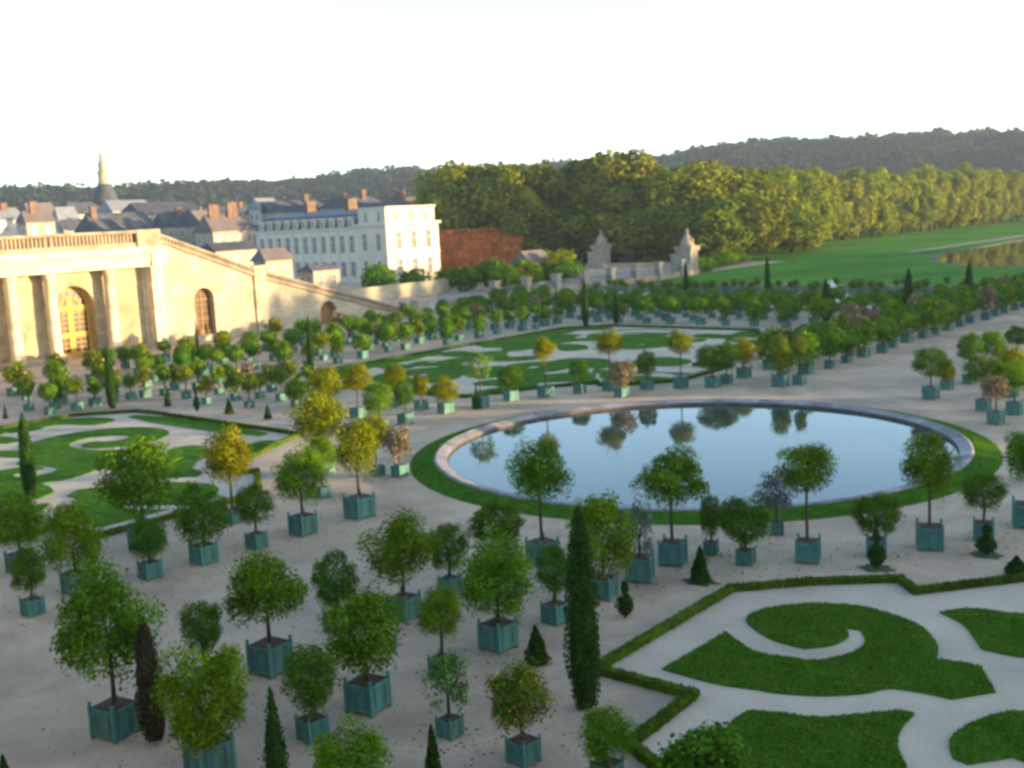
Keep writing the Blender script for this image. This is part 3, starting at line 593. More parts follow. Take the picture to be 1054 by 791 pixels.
def arc(cx, cy, r, a0, a1): return [(cx+r*math.cos(R(a)), cy+r*math.sin(R(a))) for a in np.linspace(a0, a1, 18)]
half = [band(spiral(2.6, 38.2, 4.7, 1.0, 200, 1.25), 2.3, 1.3), band(spiral(8.8, 31.0, 3.8, .8, 100, 1.2, -1), 2.1, 1.1), band(spiral(-2.2, 30.2, 3.4, .8, 20, 1.15), 1.9, 1.0),
        band([(-5.6, 44.0), (-2, 44.1), (2, 44.2), (6, 44.3), (9.6, 44.2)], 1.2), band([(12.8, 40.6), (12.9, 36), (12.9, 30), (12.9, 25)], 1.3),
        band(arc(10.2, 39.0, 2.6, -60, 120), 1.7), band(arc(-6.4, 40.6, 2.3, 120, 330), 1.6), band(arc(3.2, 28.6, 4.2, -10, 100), 1.3, .8), band(arc(-4.4, 35.9, 2.0, 190, 390), 1.2, .8), band(arc(3.8, 24.8, 2.2, 0, 185), 1.5), band(arc(9.6, 23.6, 2.2, 20, 200), 1.6)]
beds = [S1, S2, S3, S4]
allb = [rel(smooth(b)) for b in beds]+[rel(b) for b in half]
for b in (S1, S4): allb.append(rel(smooth([(x, 2*18.6-y) for x, y in b][::-1])))
for b in half: allb.append(rel([(x, 2*22.2-y) for x, y in b][::-1]))
def inside(b): return all(-52.7+.9 < y for x, y in b)
allb = [b for b in allb if inside(b)]
g = MB()
for i, b in enumerate(allb): poly(g, b, .05+.0025*i, .045+.0025*i)
def swell(b, d):
    P = np.array(b); n = len(P); T = np.roll(P, -1, 0)-np.roll(P, 1, 0); T /= np.maximum(np.linalg.norm(T, axis=1, keepdims=True), 1e-6); A = .5*np.sum(P[:, 0]*np.roll(P[:, 1], -1)-P[:, 1]*np.roll(P[:, 0], -1))
    return [tuple(p) for p in P+np.c_[T[:, 1], -T[:, 0]]*d*(1 if A > 0 else -1)]
g = MB()
for i, b in enumerate(allb): poly(g, b if i < 4 else swell(b, .14), .05+.0025*i, .045+.0025*i)
lawn_me = g.mesh('lawn_scrolls', M['lawn'])
g = MB()
for i, b in enumerate(allb): poly(g, swell(b, .42), .05+.0025*i, .045+.0025*i)
lawn_far = g.mesh('lawn_scrolls', M['lawn'])
sand_me = poly(MB(), BORDER, .006).mesh('sand_paths', M['sand'])
def hedge_mesh(pts, closed, h, hw, dens, leaf, mt):
    C = []; Nn = []; core = MB(); n = len(pts); P = [np.array(p) for p in pts]
    for i in range(n if closed else n-1):
        a, b = P[i], P[(i+1) % n]; L = np.linalg.norm(b-a); d = (b-a)/L; q = np.array([-d[1], d[0]])
        e = hw*.8; c4 = [a-d*e+q*e, b+d*e+q*e, b+d*e-q*e, a-d*e-q*e]; zz = h*.93+.01*(i % 3)
        core.add([(*c, 0) for c in c4]+[(*c, zz) for c in c4], [(4, 5, 6, 7), (0, 1, 5, 4), (1, 2, 6, 5), (2, 3, 7, 6), (3, 0, 4, 7)])
        m = int(L*dens); t = rng.uniform(-hw, L+hw, m); s = rng.uniform(-1, 1, m); z = rng.uniform(.03, 1, m)*h
        top = rng.uniform(size=m) < .5; z = np.where(top, h*rng.uniform(.88, 1.08, m), z); s = np.where(top, s, np.sign(s))*hw*rng.uniform(.85, 1.08, m)
        xy = a+t[:, None]*d+s[:, None]*q; C.append(np.c_[xy, z])
        nn = np.c_[np.sign(s)[:, None]*q*np.where(top, .15, 1)[:, None], np.where(top, 1, .2)]; Nn.append(nn+rng.normal(size=(m, 3))*.6)
    return leaf_mesh('hedge', np.concatenate(C), np.concatenate(Nn), leaf, mt, None, (core.v, core.f))
hedge_me = hedge_mesh(BORDER, True, .24, .155, 120, .052, LEAF['box'])
hl = ['low clipped box hedge edging the scroll lawns at bottom right', 'low clipped box hedge edging the left parterre', 'low clipped box hedge edging the far parterre beyond the basin', 'low clipped hedge of the fourth parterre beyond the right trees']
for i, (sx, sy) in enumerate(((1, 1), (-1, 1), (-1, -1), (1, -1))):
    kw = dict(loc=(BX, BY, 0), scale=(sx, sy, 1))
    tag(obj('lawn', lawn_far if i == 2 else lawn_me, **kw), kind='structure'); tag(obj('sand_path', sand_me, **kw), kind='structure')
    if i < 3: tag(obj('box_hedge', hedge_me, **kw), hl[i], 'hedge', 'box hedges around the parterres')

# ---------------------------------------------------------------- orangery pavilion, staircase wall
def arch_wall(mb, x, y0, y1, z0, top, ops, depth, step=1.5):
    def strip(a, b, za, zb):
        mb.add([(x, a, za), (x, b, zb), (x, b, top(b)), (x, a, top(a))], [(0, 1, 2, 3)])
    y = y0
    for yc, hw, zs, zb in sorted(ops):
        m = max(1, int((yc-hw-y)/step))
        for i in range(m): strip(y+(yc-hw-y)*i/m, y+(yc-hw-y)*(i+1)/m, z0, z0)
        n = 14; Y = [yc-hw*math.cos(math.pi*i/n) for i in range(n+1)]; Z = [zs+hw*math.sin(math.pi*i/n) for i in range(n+1)]
        for i in range(n):
            strip(Y[i], Y[i+1], Z[i], Z[i+1])
            mb.add([(x, Y[i], Z[i]), (x, Y[i+1], Z[i+1]), (x-depth, Y[i+1], Z[i+1]), (x-depth, Y[i], Z[i])], [(0, 1, 2, 3)])
        for yy in (yc-hw, yc+hw): mb.add([(x, yy, z0), (x, yy, zs), (x-depth, yy, zs), (x-depth, yy, z0)], [(0, 1, 2, 3)])
        if zb > z0: mb.box(x-depth, x-.003, yc-hw, yc+hw, z0, zb)
        y = yc+hw
    m = max(1, int((y1-y)/step))
    for i in range(m): strip(y+(y1-y)*i/m, y+(y1-y)*(i+1)/m, z0, z0)
    return mb
def arch_window(mb, x, yc, hw, z0, zs, fr=.16, bars=(3, 5), cross=.5):
    """timber frame: fanlight, broad cross and glazing bars (mat 0) in front of glass"""
    n = 14
    for i in range(n):
        a, b = math.pi*i/n, math.pi*(i+1)/n
        for r0, r1 in ((1, 1-2*fr/hw), (.52, .45)):
            p = [(x, yc-hw*r0*math.cos(a), zs+hw*r0*math.sin(a)), (x, yc-hw*r0*math.cos(b), zs+hw*r0*math.sin(b)), (x, yc-hw*r1*math.cos(b), zs+hw*r1*math.sin(b)), (x, yc-hw*r1*math.cos(a), zs+hw*r1*math.sin(a))]
            mb.add(p+[(q[0]-.1, q[1], q[2]) for q in p], [(0, 1, 2, 3), (3, 2, 6, 7), (0, 1, 5, 4)])
    for i in range(1, 6):
        a = math.pi*i/6; d = (-math.cos(a), math.sin(a)); q = (d[1]*.045, -d[0]*.045)
        mb.add([(x-.02, yc+d[0]*hw*.47+q[0], zs+d[1]*hw*.47+q[1]), (x-.02, yc+d[0]*hw+q[0], zs+d[1]*hw+q[1]), (x-.02, yc+d[0]*hw-q[0], zs+d[1]*hw-q[1]), (x-.02, yc+d[0]*hw*.47-q[0], zs+d[1]*hw*.47-q[1])], [(0, 1, 2, 3)])
    for y0, y1, za, zb in ((yc-hw, yc-hw+fr*2, z0, zs), (yc+hw-fr*2, yc+hw, z0, zs), (yc-cross/2, yc+cross/2, z0, zs+hw*.5), (yc-hw, yc+hw, zs-cross*.55, zs+cross*.35), (yc-hw, yc+hw, z0+(zs-z0)*.42, z0+(zs-z0)*.42+cross*.7), (yc-hw, yc+hw, z0, z0+.5)):
        mb.box(x-.1, x+.006*rnd.random(), y0, y1, za, zb)
    for s in (-1, 1):
        for i in range(1, bars[0]):
            y = yc+s*(cross/2+(hw-fr-cross/2)*i/bars[0]); mb.box(x-.09, x-.03, y-.035, y+.035, z0, zs)
    for i in range(1, bars[1]*2):
        z = z0+(zs-z0)*i/(bars[1]*2); mb.box(x-.09, x-.028, yc-hw, yc+hw, z-.035, z+.035)
    return mb
def glass_fill(x, yc, hw, z0, zs):
    n = 14; g = MB(); pts = [(x, yc-hw, z0), (x, yc+hw, z0)]+[(x, yc+hw*math.cos(math.pi*i/n), zs+hw*math.sin(math.pi*i/n)) for i in range(n+1)]
    return g.add(pts, [tuple(range(len(pts)))])
FX = -114.0
def wing(mirror):
    loc = (BX, BY, 0); sx = -1 if mirror else 1
    t = thing('orangery_pavilion', 'sunlit stone pavilion with columns, tall arched window and heavy entablature at far left' if not mirror else 'matching west pavilion facing the sunlit one', 'pavilion', loc); t.scale = (sx, 1, 1)
    def P(name, mb, mt, par=None, sm=False):
        mb.v = [(x-BX, y-BY, z) for x, y, z in mb.v]; return obj(name, (mb, mt, sm), par or t)
    wy = [63.6-i*13.9 for i in range(4)]
    P('wall', arch_wall(MB(), FX, 8, 73.9, 0, lambda y: 9.4, [(y, 2.35, 5.4, 0) for y in wy], 1.5), M['stone'])
    P('entablature', MB().box(FX-.6, FX+2.1, 8, 71.89, 9.3, 9.85).box(FX-.6, FX+2.0, 8, 72.05, 9.85, 10.75).box(FX-.6, FX+2.6, 8, 72.3, 10.75, 11.45), M['trim'])
    P('corner_pier', MB().box(FX-.5, FX+.35, 71.9, 74.2, 0, 9.3).box(FX-.4, FX+1.7, 72.2, 73.6, 0, 9.29).box(FX-.5, FX+1.9, 72.35, 74.4, 9.3, 11.45), M['trim'])
    pp = MB().box(FX-.2, FX+.9, 8, 71.2, 11.45, 11.95).box(FX-.3, FX+1.05, 8, 71.19, 13.0, 13.3).box(FX-.82, FX+1.1, 71.2, 74.2, 11.45, 13.35); y = 8.2
    while y < 71: pp.box(FX+.12, FX+.58, y, y+(.9 if int(y*10) % 5 == 0 and int(y) % 5 == 0 else .24), 11.95, 13.0); y += .44
    P('parapet', pp, M['cap'])
    P('plinth', MB().box(FX-.2, FX+2.3, 8, 61.0, -.2, .6).box(FX-.2, FX+2.3, 66.2, 71.6, -.2, .6), M['cap'])
    for i in range(4):
        yo = -13.9*i
        for yc in (60.4, 67.2) + ((56.2,) if i == 0 else ()):
            c = MB(); z = .6
            c.lathe(FX+1.2, yc+yo, [(.78, .6), (.78, .85), (.66, 1.0), (.61, 1.1), (.63, 3.5), (.54, 8.55), (.6, 8.6), (.6, 8.75), (.72, 8.95), (.72, 9.3)], 20)
            P('column', c, M['trim'], sm=True)
        a = P('arched_window', arch_window(MB(), FX-1.1, 63.6+yo, 2.35, .0, 5.4, .2, (3, 5), .6), M['wood'])
        P('pane', glass_fill(FX-1.22, 63.6+yo, 2.35, 0, 5.4), M['glass'], a)
    # sloping wall of the great staircase
    s = thing('staircase_wall', 'long sloping stone flank wall of the great stairs, lit at its upper end' if not mirror else 'matching west staircase flank wall', 'wall', loc); s.scale = (sx, 1, 1)
    zt = lambda y: 13.0 if y < 74.2 else max(.35, 13.0-(y-74.2)*.372 if y < 88 else 7.87-(y-88)*.285)
    def Q(name, mb, mt, par=None): mb.v = [(x-BX, y-BY, z) for x, y, z in mb.v]; return obj(name, (mb, mt), par or s)
    Q('wall', arch_wall(MB(), FX, 74.2, 115, 0, lambda y: zt(y)-.98, [(80.0, 1.35, 4.9, .7), (99.0, 1.4, 1.6, 0)], 1.3), M['ashlar'])
    g = MB(); cp = MB(); ys = [74.2+i*.85 for i in range(49)]
    for a, b in zip(ys[:-1], ys[1:]):
        for x0, x1, d0, d1, tgt in ((FX-.55, FX+.28, -1.0, -.72, cp), (FX-.45, FX+.2, -.24, 0, cp), (-134.6, -133.7, -1.4, .9, cp)):
            v = [(x0, a), (x1, a), (x1, b), (x0, b)]
            tgt.add([(x, y, zt(y)+d0) for x, y in v]+[(x, y, zt(y)+d1) for x, y in v], [(4, 5, 6, 7), (0, 1, 5, 4), (2, 3, 7, 6), (1, 2, 6, 5), (3, 0, 4, 7)])
        bz = zt(a)-1.0; sl = zt(b)-zt(a)
        for u in (.1, .6):
            y0_, y1_ = a+u*.85, a+u*.85+.22; q0 = zt(a)+sl*u
            cp.box(FX-.3, FX+.05, y0_, y1_, q0-.8, q0-.2)
        zz = max(.1, zt(b)-1.1); g.box(-133.7, FX-1.7, a, b, 0, zz); g.box(FX-1.7, FX-.55, a, b, max(0, zz-.3), zz)
    Q('coping', cp, M['cap']); Q('steps', g, M['ashlar'])
    for yc in (88.2,): Q('pier', MB().box(FX-.7, FX+.25, yc-.9, yc+.9, 0, zt(yc)+.25).box(FX-.8, FX+.33, yc-1, yc+1, zt(yc)+.25, zt(yc)+.5), M['ashlar'])
    Q('pier', MB().box(FX-.9, FX+.6, 115.003, 117.2, 0, 1.4).box(FX-1, FX+.7, 114.95, 117.3, 1.4, 1.65), M['ashlar'])
    a = Q('arched_window', arch_window(MB(), FX-.75, 80.0, 1.35, .7, 4.9, .1, (2, 3), .2), M['wooddark'])
    Q('pane', glass_fill(FX-.85, 80.0, 1.35, .7, 4.9), M['glass'], a)
    Q('doorway', MB().box(FX-1.2, FX-1.0, 97.6, 100.4, 0, 3.0), M['wooddark'])
wing(False); wing(True)
g = MB().box(-140, FX-1.6, 8, 74, -.3, 11.4).box(-114, 51, -60, -1.3, -.3, 11.38)
tag(obj('terrace', (g, M['ashlar'])), kind='structure')
g = MB().box(50.8, 76, 8, 74, -.3, 11.4); tag(obj('terrace', (g, M['ashlar'])), kind='structure')

# west wood, outside the picture on the sun's side: an unseen occluder, its heights shaped to shade the parterre
prof_pts = [(74, 12), (95, 8.0), (108, 7.8), (118, 9.0), (125, 8.6), (132, 11), (142, 13.4), (186, 13.9), (193, 20.5), (205, 22.5), (262, 22), (290, 19.5), (330, 18.5), (360, 18)]
def prof(y): return float(np.interp(y, [p[0] for p in prof_pts], [p[1] for p in prof_pts]))
cs = []; ns = []; core = MB(); y = 76
while y < 360:
    h = prof(y)*rnd.uniform(.9, 1.06); x = rnd.uniform(58, 66); d = sph(150); w_ = rnd.uniform(2.2, 3.0)
    cs.append(np.array([x, y, h*.5])+d*np.array([w_, w_, h*.5])*rng.uniform(.85, 1.03, (150, 1))); ns.append(d+rng.normal(size=(150, 3))*.5)
    cv, cf = ico(2, lambda v: Vector((x+v.x*w_*.86, y+v.y*w_*.86, h*.5+v.z*h*.44))); core.add(cv, cf)
    y += rnd.uniform(1.9, 2.7)
tag(obj('west_shade_wood', leaf_mesh('west_shade_wood', np.concatenate(cs), np.concatenate(ns), .5, LEAF['grove'], None, (core.v, core.f))), 'unseen wood on the sunset side, shaped to shade the garden', 'woods', kind='stuff')

# ---------------------------------------------------------------- balustrade, gate piers, fence
f = thing('railing_fence', 'grey iron railing on low wall with stone piers running from staircase foot to gate', 'fence', (-112, 152, 0))
f_y = [130.2+7.6*i for i in range(8)]
obj('low_wall', (MB().box(-.3, .3, -34.6, 35, 0, .9).box(-.38, .38, -34.6, 35, .9, 1.05), M['cap']), f)
r_ = MB(); y = -34.5
while y < 35: r_.box(-.02, .02, y-.02, y+.02, 1.05, 2.3); y += .22
r_.box(-.03, .03, -34.5, 35, 1.3, 1.36).box(-.031, .031, -34.5, 35, 2.1, 2.16)
obj('railing', (r_, M['iron']), f)
for yy in f_y:
    pm = MB().box(-.6, .6, -.6, .6, 0, 3.0).box(-.75, .75, -.75, .75, 3.0, 3.25).box(-.7, .7, -.7, .7, 0, .4)
    obj('pier', (pm, M['pier']), f, (0, yy-152, 0))
def gate_pier(x, y, rz, label, ht):
    t = thing('gate_pier', label, 'gate pier', (x, y, 0), rz, 'gate piers'); k = ht/8.8; t.scale = (.86, .86, 1)
    obj('shaft', (MB().box(-2, 2, -1.8, 1.8, 0, .9*k).box(-1.75, 1.75, -1.55, 1.55, .9*k, 4.6*k).box(-2.1, 2.1, -1.9, 1.9, 4.6*k, 5.2*k).box(-2.25, 2.25, -2.05, 2.05, 5.2*k, 5.45*k), M['pier']), t)
    obj('buttress', (MB().box(-3.6, -2.002, -1.2, 1.2, 0, 3.6*k).box(-3.9, -2.003, -1.3, 1.3, 3.6*k, 3.9*k), M['pier']), t)
    # weathered statue group on top: a seated figure with a raised wing
    bm = MB().lathe(0, 0, [(1.7, 5.45*k), (1.5, 5.9*k), (1.15, 6.5*k), (.8, 7.0*k), (.62, 7.4*k), (.3, 7.75*k), (.34, 8.1*k), (.36, 8.4*k), (.2, 8.75*k)], 12)
    bm.tube([(.9, .1, 5.9*k), (1.25, .2, 6.5*k), (.8, .1, 7.0*k)], [.42, .38, .3]); bm.tube([(-.5, 0, 7.1*k), (-1.0, .2, 6.6*k), (-1.3, .1, 5.9*k)], [.28, .24, .35])
    obj('sculpture', (bm, M['cap'], True), t)
gate_pier(-114.2, 189.5, R(0), 'tall stone gate pier with sculpture on top, the right one of two', 8.8)
gate_pier(-150, 211.8, R(0), 'tall sunlit stone gate pier with sculpture on top, the left one of two', 8.6)
b = MB().box(-111, -20, 152.4, 152.75, 0, .75).box(-111, -20, 152.33, 152.82, .75, .9)
x = -111
while x < -20: b.box(x-.35, x+.35, 152.2, 152.95, 0, 1.1); x += 5
tag(obj('low_stone_wall', (b, M['pier'])), 'low pale stone wall closing the garden in front of the far lawn', 'wall')

# white marble statue group on its pedestal
st = thing('marble_statue', 'white marble statue group on a pedestal beside a slim cypress', 'statue', (-61.1, 136.2, 0))
obj('pedestal', (MB().box(-.75, .75, -.6, .6, 0, .25).box(-.62, .62, -.48, .48, .25, 1.0).box(-.7, .7, -.56, .56, 1.0, 1.15), M['marble']), st)
fg = MB(); fg.tube([(.15, 0, 1.15), (.12, 0, 1.6), (.05, 0, 2.0), (-.05, 0, 2.35), (-.1, 0, 2.6)], [.17, .2, .24, .26, .1], 10)
fg.tube([(-.18, .05, 1.15), (-.2, .05, 1.6), (-.02, 0, 2.0)], [.12, .14, .18], 9)
fg.lathe(-.12, 0, [(.06, 2.55), (.13, 2.65), (.14, 2.75), (.08, 2.88)], 10)
fg.tube([(-.28, 0, 2.38), (-.55, .05, 2.55), (-.62, .05, 2.85)], [.09, .075, .05]); fg.tube([(.15, 0, 2.38), (.42, 0, 2.2), (.5, .1, 1.9)], [.09, .075, .06])
fg.tube([(.45, .1, 1.15), (.42, .1, 1.5), (.38, .1, 1.85), (.3, .1, 2.1)], [.22, .24, .2, .09], 9)
obj('figure', (fg, M['marble'], True), st)
# ---------------------------------------------------------------- boxed trees
def planter_mesh(posts):
    g = MB(); z0 = .07
    g.box(-.455, .455, -.455, .455, z0, .9)
    for i in range(5):                                   # upright boards on the four sides
        a = -.45+.18*i; b = a+.172
        for s in (-1, 1):
            e = .004*((i*7+s) % 3)
            g.box(a, b, min(s*.456, s*(.482+e)), max(s*.456, s*(.482+e)), z0+.02, .93); g.box(min(s*.456, s*(.482+e)), max(s*.456, s*(.482+e)), a, b, z0+.02, .93)
    for zz in (.12, .84):
        for s in (-1, 1):
            g.box(-.46, .46, min(s*.486, s*.503), max(s*.486, s*.503), zz, zz+.07); g.box(min(s*.486, s*.503), max(s*.486, s*.503), -.46, .46, zz+.001, zz+.071)
    g.mat(1)
    for sx in (-.28, .28):
        for s in (-1, 1):
            g.box(sx-.02, sx+.02, min(s*.49, s*.512), max(s*.49, s*.512), .1, .92); g.box(min(s*.49, s*.512), max(s*.49, s*.512), sx-.02, sx+.02, .1, .92)
    g.mat(0)
    if posts:
        for sx in (-1, 1):
            for sy in (-1, 1): post(g, sx*.47, sy*.47)
    return g
def post(g, x, y):
    g.box(x-.05, x+.05, y-.05, y+.05, 0, .985)
    g.lathe(x, y, [(.03, .985), (.03, 1.01), (.055, 1.03), (.068, 1.065), (.055, 1.1), (.02, 1.12)], 8)
PL_NEAR = planter_mesh(False).mesh('planter', [M['green'], M['iron']]); PL_FAR = planter_mesh(True).mesh('planter', [M['green'], M['iron']])
_g = MB(); post(_g, 0, 0); POST = _g.mesh('corner_post', M['greenp'])
_g = MB(); _n = 7
_g.v = [(-.455+.91*i/_n, -.455+.91*j/_n, .9+.055*(1-(2*i/_n-1)**2)*(1-(2*j/_n-1)**2)+rnd.uniform(0, .014)) for i in range(_n+1) for j in range(_n+1)]
_g.f = [(i*(_n+1)+j, (i+1)*(_n+1)+j, (i+1)*(_n+1)+j+1, i*(_n+1)+j+1) for i in range(_n) for j in range(_n)]; _g.mi = [0]*len(_g.f)
SOIL = _g.mesh('soil', M['soil'])
def trunk_mesh(h0, h1, r, limbs):
    g = MB(); bx, by = rnd.uniform(-.05, .05), rnd.uniform(-.05, .05); hm = (h0+h1)/2
    g.tube([(0, 0, h0), (bx*.5, by*.5, h0+.08), (bx, by, hm), (bx*.4, by*.4, h1)], [r*1.5, r*1.05, r*.9, r*.75], 8)
    for i in range(limbs):
        a = i*2*math.pi/limbs+rnd.uniform(-.4, .4); L = rnd.uniform(.6, .95)
        e = (math.cos(a)*L*.55, math.sin(a)*L*.55, h1+L*.6)
        g.tube([(bx*.4, by*.4, h1-.06), (e[0]*.5, e[1]*.5, h1+L*.22), e], [r*.6, r*.45, r*.2], 6)
    return g.mesh('trunk', M['bark'], True)
FAR_TRUNK = trunk_mesh(0, 1, .05, 3)
GROUP = 'trees in green wooden boxes on the gravel'
def boxed_tree(x, y, s, r, zb, zt, kind, label, near, rz, group=GROUP, crown=None):
    t = thing('boxed_tree', label, 'boxed tree', (x, y, .0), rz, group)
    p = obj('planter', PL_NEAR if near else PL_FAR, t, (0, 0, 0), (s, s, s*1.03))
    if near:
        for sx in (-1, 1):
            for sy in (-1, 1): obj('corner_post', POST, p, (sx*.47, sy*.47, 0))
    obj('soil', SOIL, p)
    zb = max(zb-.06*r, s*1.0); zt = max(zt+.03*r, zb+.5)
    cz = (zb+zt)/2; rz_ = (zt-zb)/2
    if near: obj('trunk', trunk_mesh(s*.92, cz-.35*rz_, .035+.02*r, 5 if kind in ('loose', 'yellow', 'citrus', 'pale', 'olive', 'bush') else 3), t)
    else: obj('trunk', FAR_TRUNK, t, (0, 0, s*.92), (1, 1, max(.2, cz-s*.92)))
    me = crown or rnd.choice(CROWN[kind])
    c = obj('crown', me, t, (0, 0, cz), (r*rnd.uniform(.97, 1.03), r*rnd.uniform(.97, 1.03), rz_), rnd.uniform(0, 6.28))
    return t
for (x, y, s, r, zb, zt, kind, label) in TREES:
    d = math.hypot(x, y)
    boxed_tree(x, y, s, r*(.93 if kind in ('loose', 'yellow', 'citrus') else 1.02), zb, zt, kind, label, d < 62, R(rnd.uniform(-12, 12)) + (R(18) if x > -25 and d < 50 and y > 30 else 0))
RL = dict(a=('small boxed tree in the crowded rows between the left parterre and the columned pavilion', 'boxed trees before the columned pavilion'),
          b=('boxed tree in the crowded rows along the foot of the sloping staircase wall', 'boxed trees below the staircase wall'),
          c=('small boxed tree in the rows behind the far parterre', 'boxed trees behind the far parterre'),
          d=('boxed tree in the double row running away to the right beyond the basin', 'boxed trees in the row beyond the basin'),
          f=('small boxed tree standing right behind the far hedge of the left parterre', 'small boxed trees behind the left parterre hedge'),
          e=('tiny boxed tree in the rows between the far parterre rows and the far lawn', 'farthest rows of boxed trees'))
for k in 'abcdef':
    lab, grp = RL[k]
    for (x, y) in ROWS[k]:
        big = rnd.random(); s = rnd.uniform(.55, .85); u = rnd.random()
        lit = k in 'af' and u < .4 or k == 'b' and u < .15 or k == 'd' and u < .2  # these crowns get their sunlit look from yellower leaf colour
        c = rnd.choice(FARY) if lit else (FARP[0] if u > .96 else rnd.choice(FARC))
        if k == 'e': r, zt, s = rnd.uniform(.75, 1.1), rnd.uniform(2.3, 3.1), rnd.uniform(.55, .78)
        elif k == 'f': r, zt, s = rnd.uniform(.55, .85), rnd.uniform(1.9, 2.6), rnd.uniform(.5, .66)
        elif k == 'd': r, zt, s = rnd.uniform(1.0, 1.35), rnd.uniform(2.7, 3.3), rnd.uniform(.62, .85)
        elif k == 'c': r, zt, s = rnd.uniform(.75, 1.15), rnd.uniform(2.3, 3.1), rnd.uniform(.6, .8)
        elif k == 'a': r, zt = rnd.uniform(.65, .95), rnd.uniform(2.1, 3.0)
        else: r, zt = rnd.uniform(.65, 1.0), rnd.uniform(2.1, 3.2)
        zb = max(s+.12, zt-1.75*r)
        boxed_tree(x, y, s, r, zb, zt, 'dark', lab, False, R(rnd.uniform(-10, 10)), grp, c)

# ---------------------------------------------------------------- clipped topiaries standing in the gravel
for (x, y, r, h, kind, label) in TOPIARY:
    h = max(h, .6)
    if 'brownish' in label:
        t = thing('potted_cypress', label, 'cypress', (x, y, 0), R(8))
        o = obj('foliage', topiary_mesh('cypress', r, h-.1, True), t, (0, 0, .1))
    else:
        nm = {'cypress': 'cypress', 'spire': 'cone_topiary', 'cone': 'cone_topiary', 'spool': 'ball_topiary'}[kind]
        t = thing(nm, label, 'cypress' if kind == 'cypress' else 'topiary', (x, y, 0), 0, 'clipped evergreens')
        obj('foliage', topiary_mesh(kind, r, h-.06), t, (0, 0, .06))
        obj('stem', (MB().cyl(0, 0, 0, h*.5, .05, .03, 7), M['bark']), t)
def patch(x, y, r):
    n = 18; pts = [(x+r*(1+.25*math.sin(i*2.1)+rnd.uniform(-.15, .15))*math.cos(2*math.pi*i/n), y+r*.8*(1+rnd.uniform(-.2, .2))*math.sin(2*math.pi*i/n)) for i in range(n)]
    tag(obj('grass_patch', (poly(MB(), pts, .006), M['patch'])), kind='structure')
for (x, y, r, h, kind, label) in TOPIARY:
    if 'patch' in label: patch(x, y, .6)
g = MB(); poly(g, [(-92, 125.5), (-46, 125.5), (-46, 128.5), (-92, 128.5)], .007); poly(g, [(-96, 134), (-44, 134), (-44, 145), (-96, 145)], .007)
tag(obj('lawn_strip', (g, M['lawn'])), kind='structure')

# ---------------------------------------------------------------- grove and plane trees
def big_tree_mesh(kind, h, r, n, leaf, nl, low=.18):
    d = sph(nl*2); d = d[d[:, 2] > -.8][:nl]; nl = len(d); rr_ = rng.uniform(.45, .85, nl)[:, None]
    cz = h*(1+low)/2; hz = h*(1-low)/2
    cc = d*rr_*np.array([r, r, hz])+np.array([0, 0, cz]); R_ = rng.uniform(.3, .46, nl)*r
    k = rng.integers(0, nl, n); e = sph(n); C = cc[k]+e*(R_[k]*rng.uniform(.7, 1.06, n))[:, None]*np.array([1, 1, 1.15])
    N = e+rng.normal(size=(n, 3))*.5+np.array([0, 0, .2])
    co = ico(2, lambda v: Vector((v.x*r*.5, v.y*r*.5, cz+v.z*hz*.55)))
    me = leaf_mesh('crown', C, N, leaf, LEAF[kind], None, co)
    g = MB(); g.tube([(0, 0, -.3), (.05, 0, .6), (.15, .1, h*.3), (0, 0, h*.7)], [h*.03, h*.021, h*.017, h*.007], 9)
    for i in range(6):
        a = i*1.05+rnd.uniform(-.3, .3); z = h*rnd.uniform(.2, .45); L = r*rnd.uniform(.5, .8)
        g.tube([(.1, .05, z), (math.cos(a)*L*.5, math.sin(a)*L*.5, z+L*.45), (math.cos(a)*L, math.sin(a)*L, z+L*.8)], [h*.011, h*.008, h*.003], 6)
    return me, g.mesh('trunk', M['bark'], True)
GT = [big_tree_mesh('grove', 26, 7.5, 9000, .5, 30, .03) for _ in range(3)]+[big_tree_mesh('plane', 26, 7.5, 9000, .5, 30, .04)]
PT = [big_tree_mesh('plane', 21, 5.6, 8000, .42, 28, .02) for _ in range(3)]
def tree(nm, v, x, y, kz, kr, label, grp):
    t = thing(nm, label, 'tree', (x, y, 0), 0, grp); rz = rnd.uniform(0, 6.28)
    obj('crown', v[0], t, (0, 0, -2.0), (kr, kr, kz*1.06), rz); obj('trunk', v[1], t, (0, 0, 0), (kr, kr, kz), rz)
for i, (x, y, h, w_) in enumerate(GROVE):
    v = GT[3] if (i in (0, 1, 13, 25, 26) or i % 6 == 4) else GT[i % 3]
    tree('grove_tree', v, x, y, h/26*1.02, w_/15*1.55, 'huge old tree in the dense grove behind the gate piers', 'trees of the dense grove')
for i in range(29):
    y = 282+i*9.5
    tree('plane_tree', PT[i % 3], -156+rnd.uniform(-1.5, 1.5)+(y-282)*.05, y, rnd.uniform(.95, 1.12), rnd.uniform(1.15, 1.4), 'tall yellow green plane tree in the long row bordering the far lawn', 'plane trees along the far lawn')
for i in range(16):
    y = 290+i*17
    tree('plane_tree', PT[i % 3], -172+rnd.uniform(-3, 3), y, rnd.uniform(1.1, 1.3), rnd.uniform(1.2, 1.5), 'tree top rising behind the long plane tree row', 'trees behind the plane row')
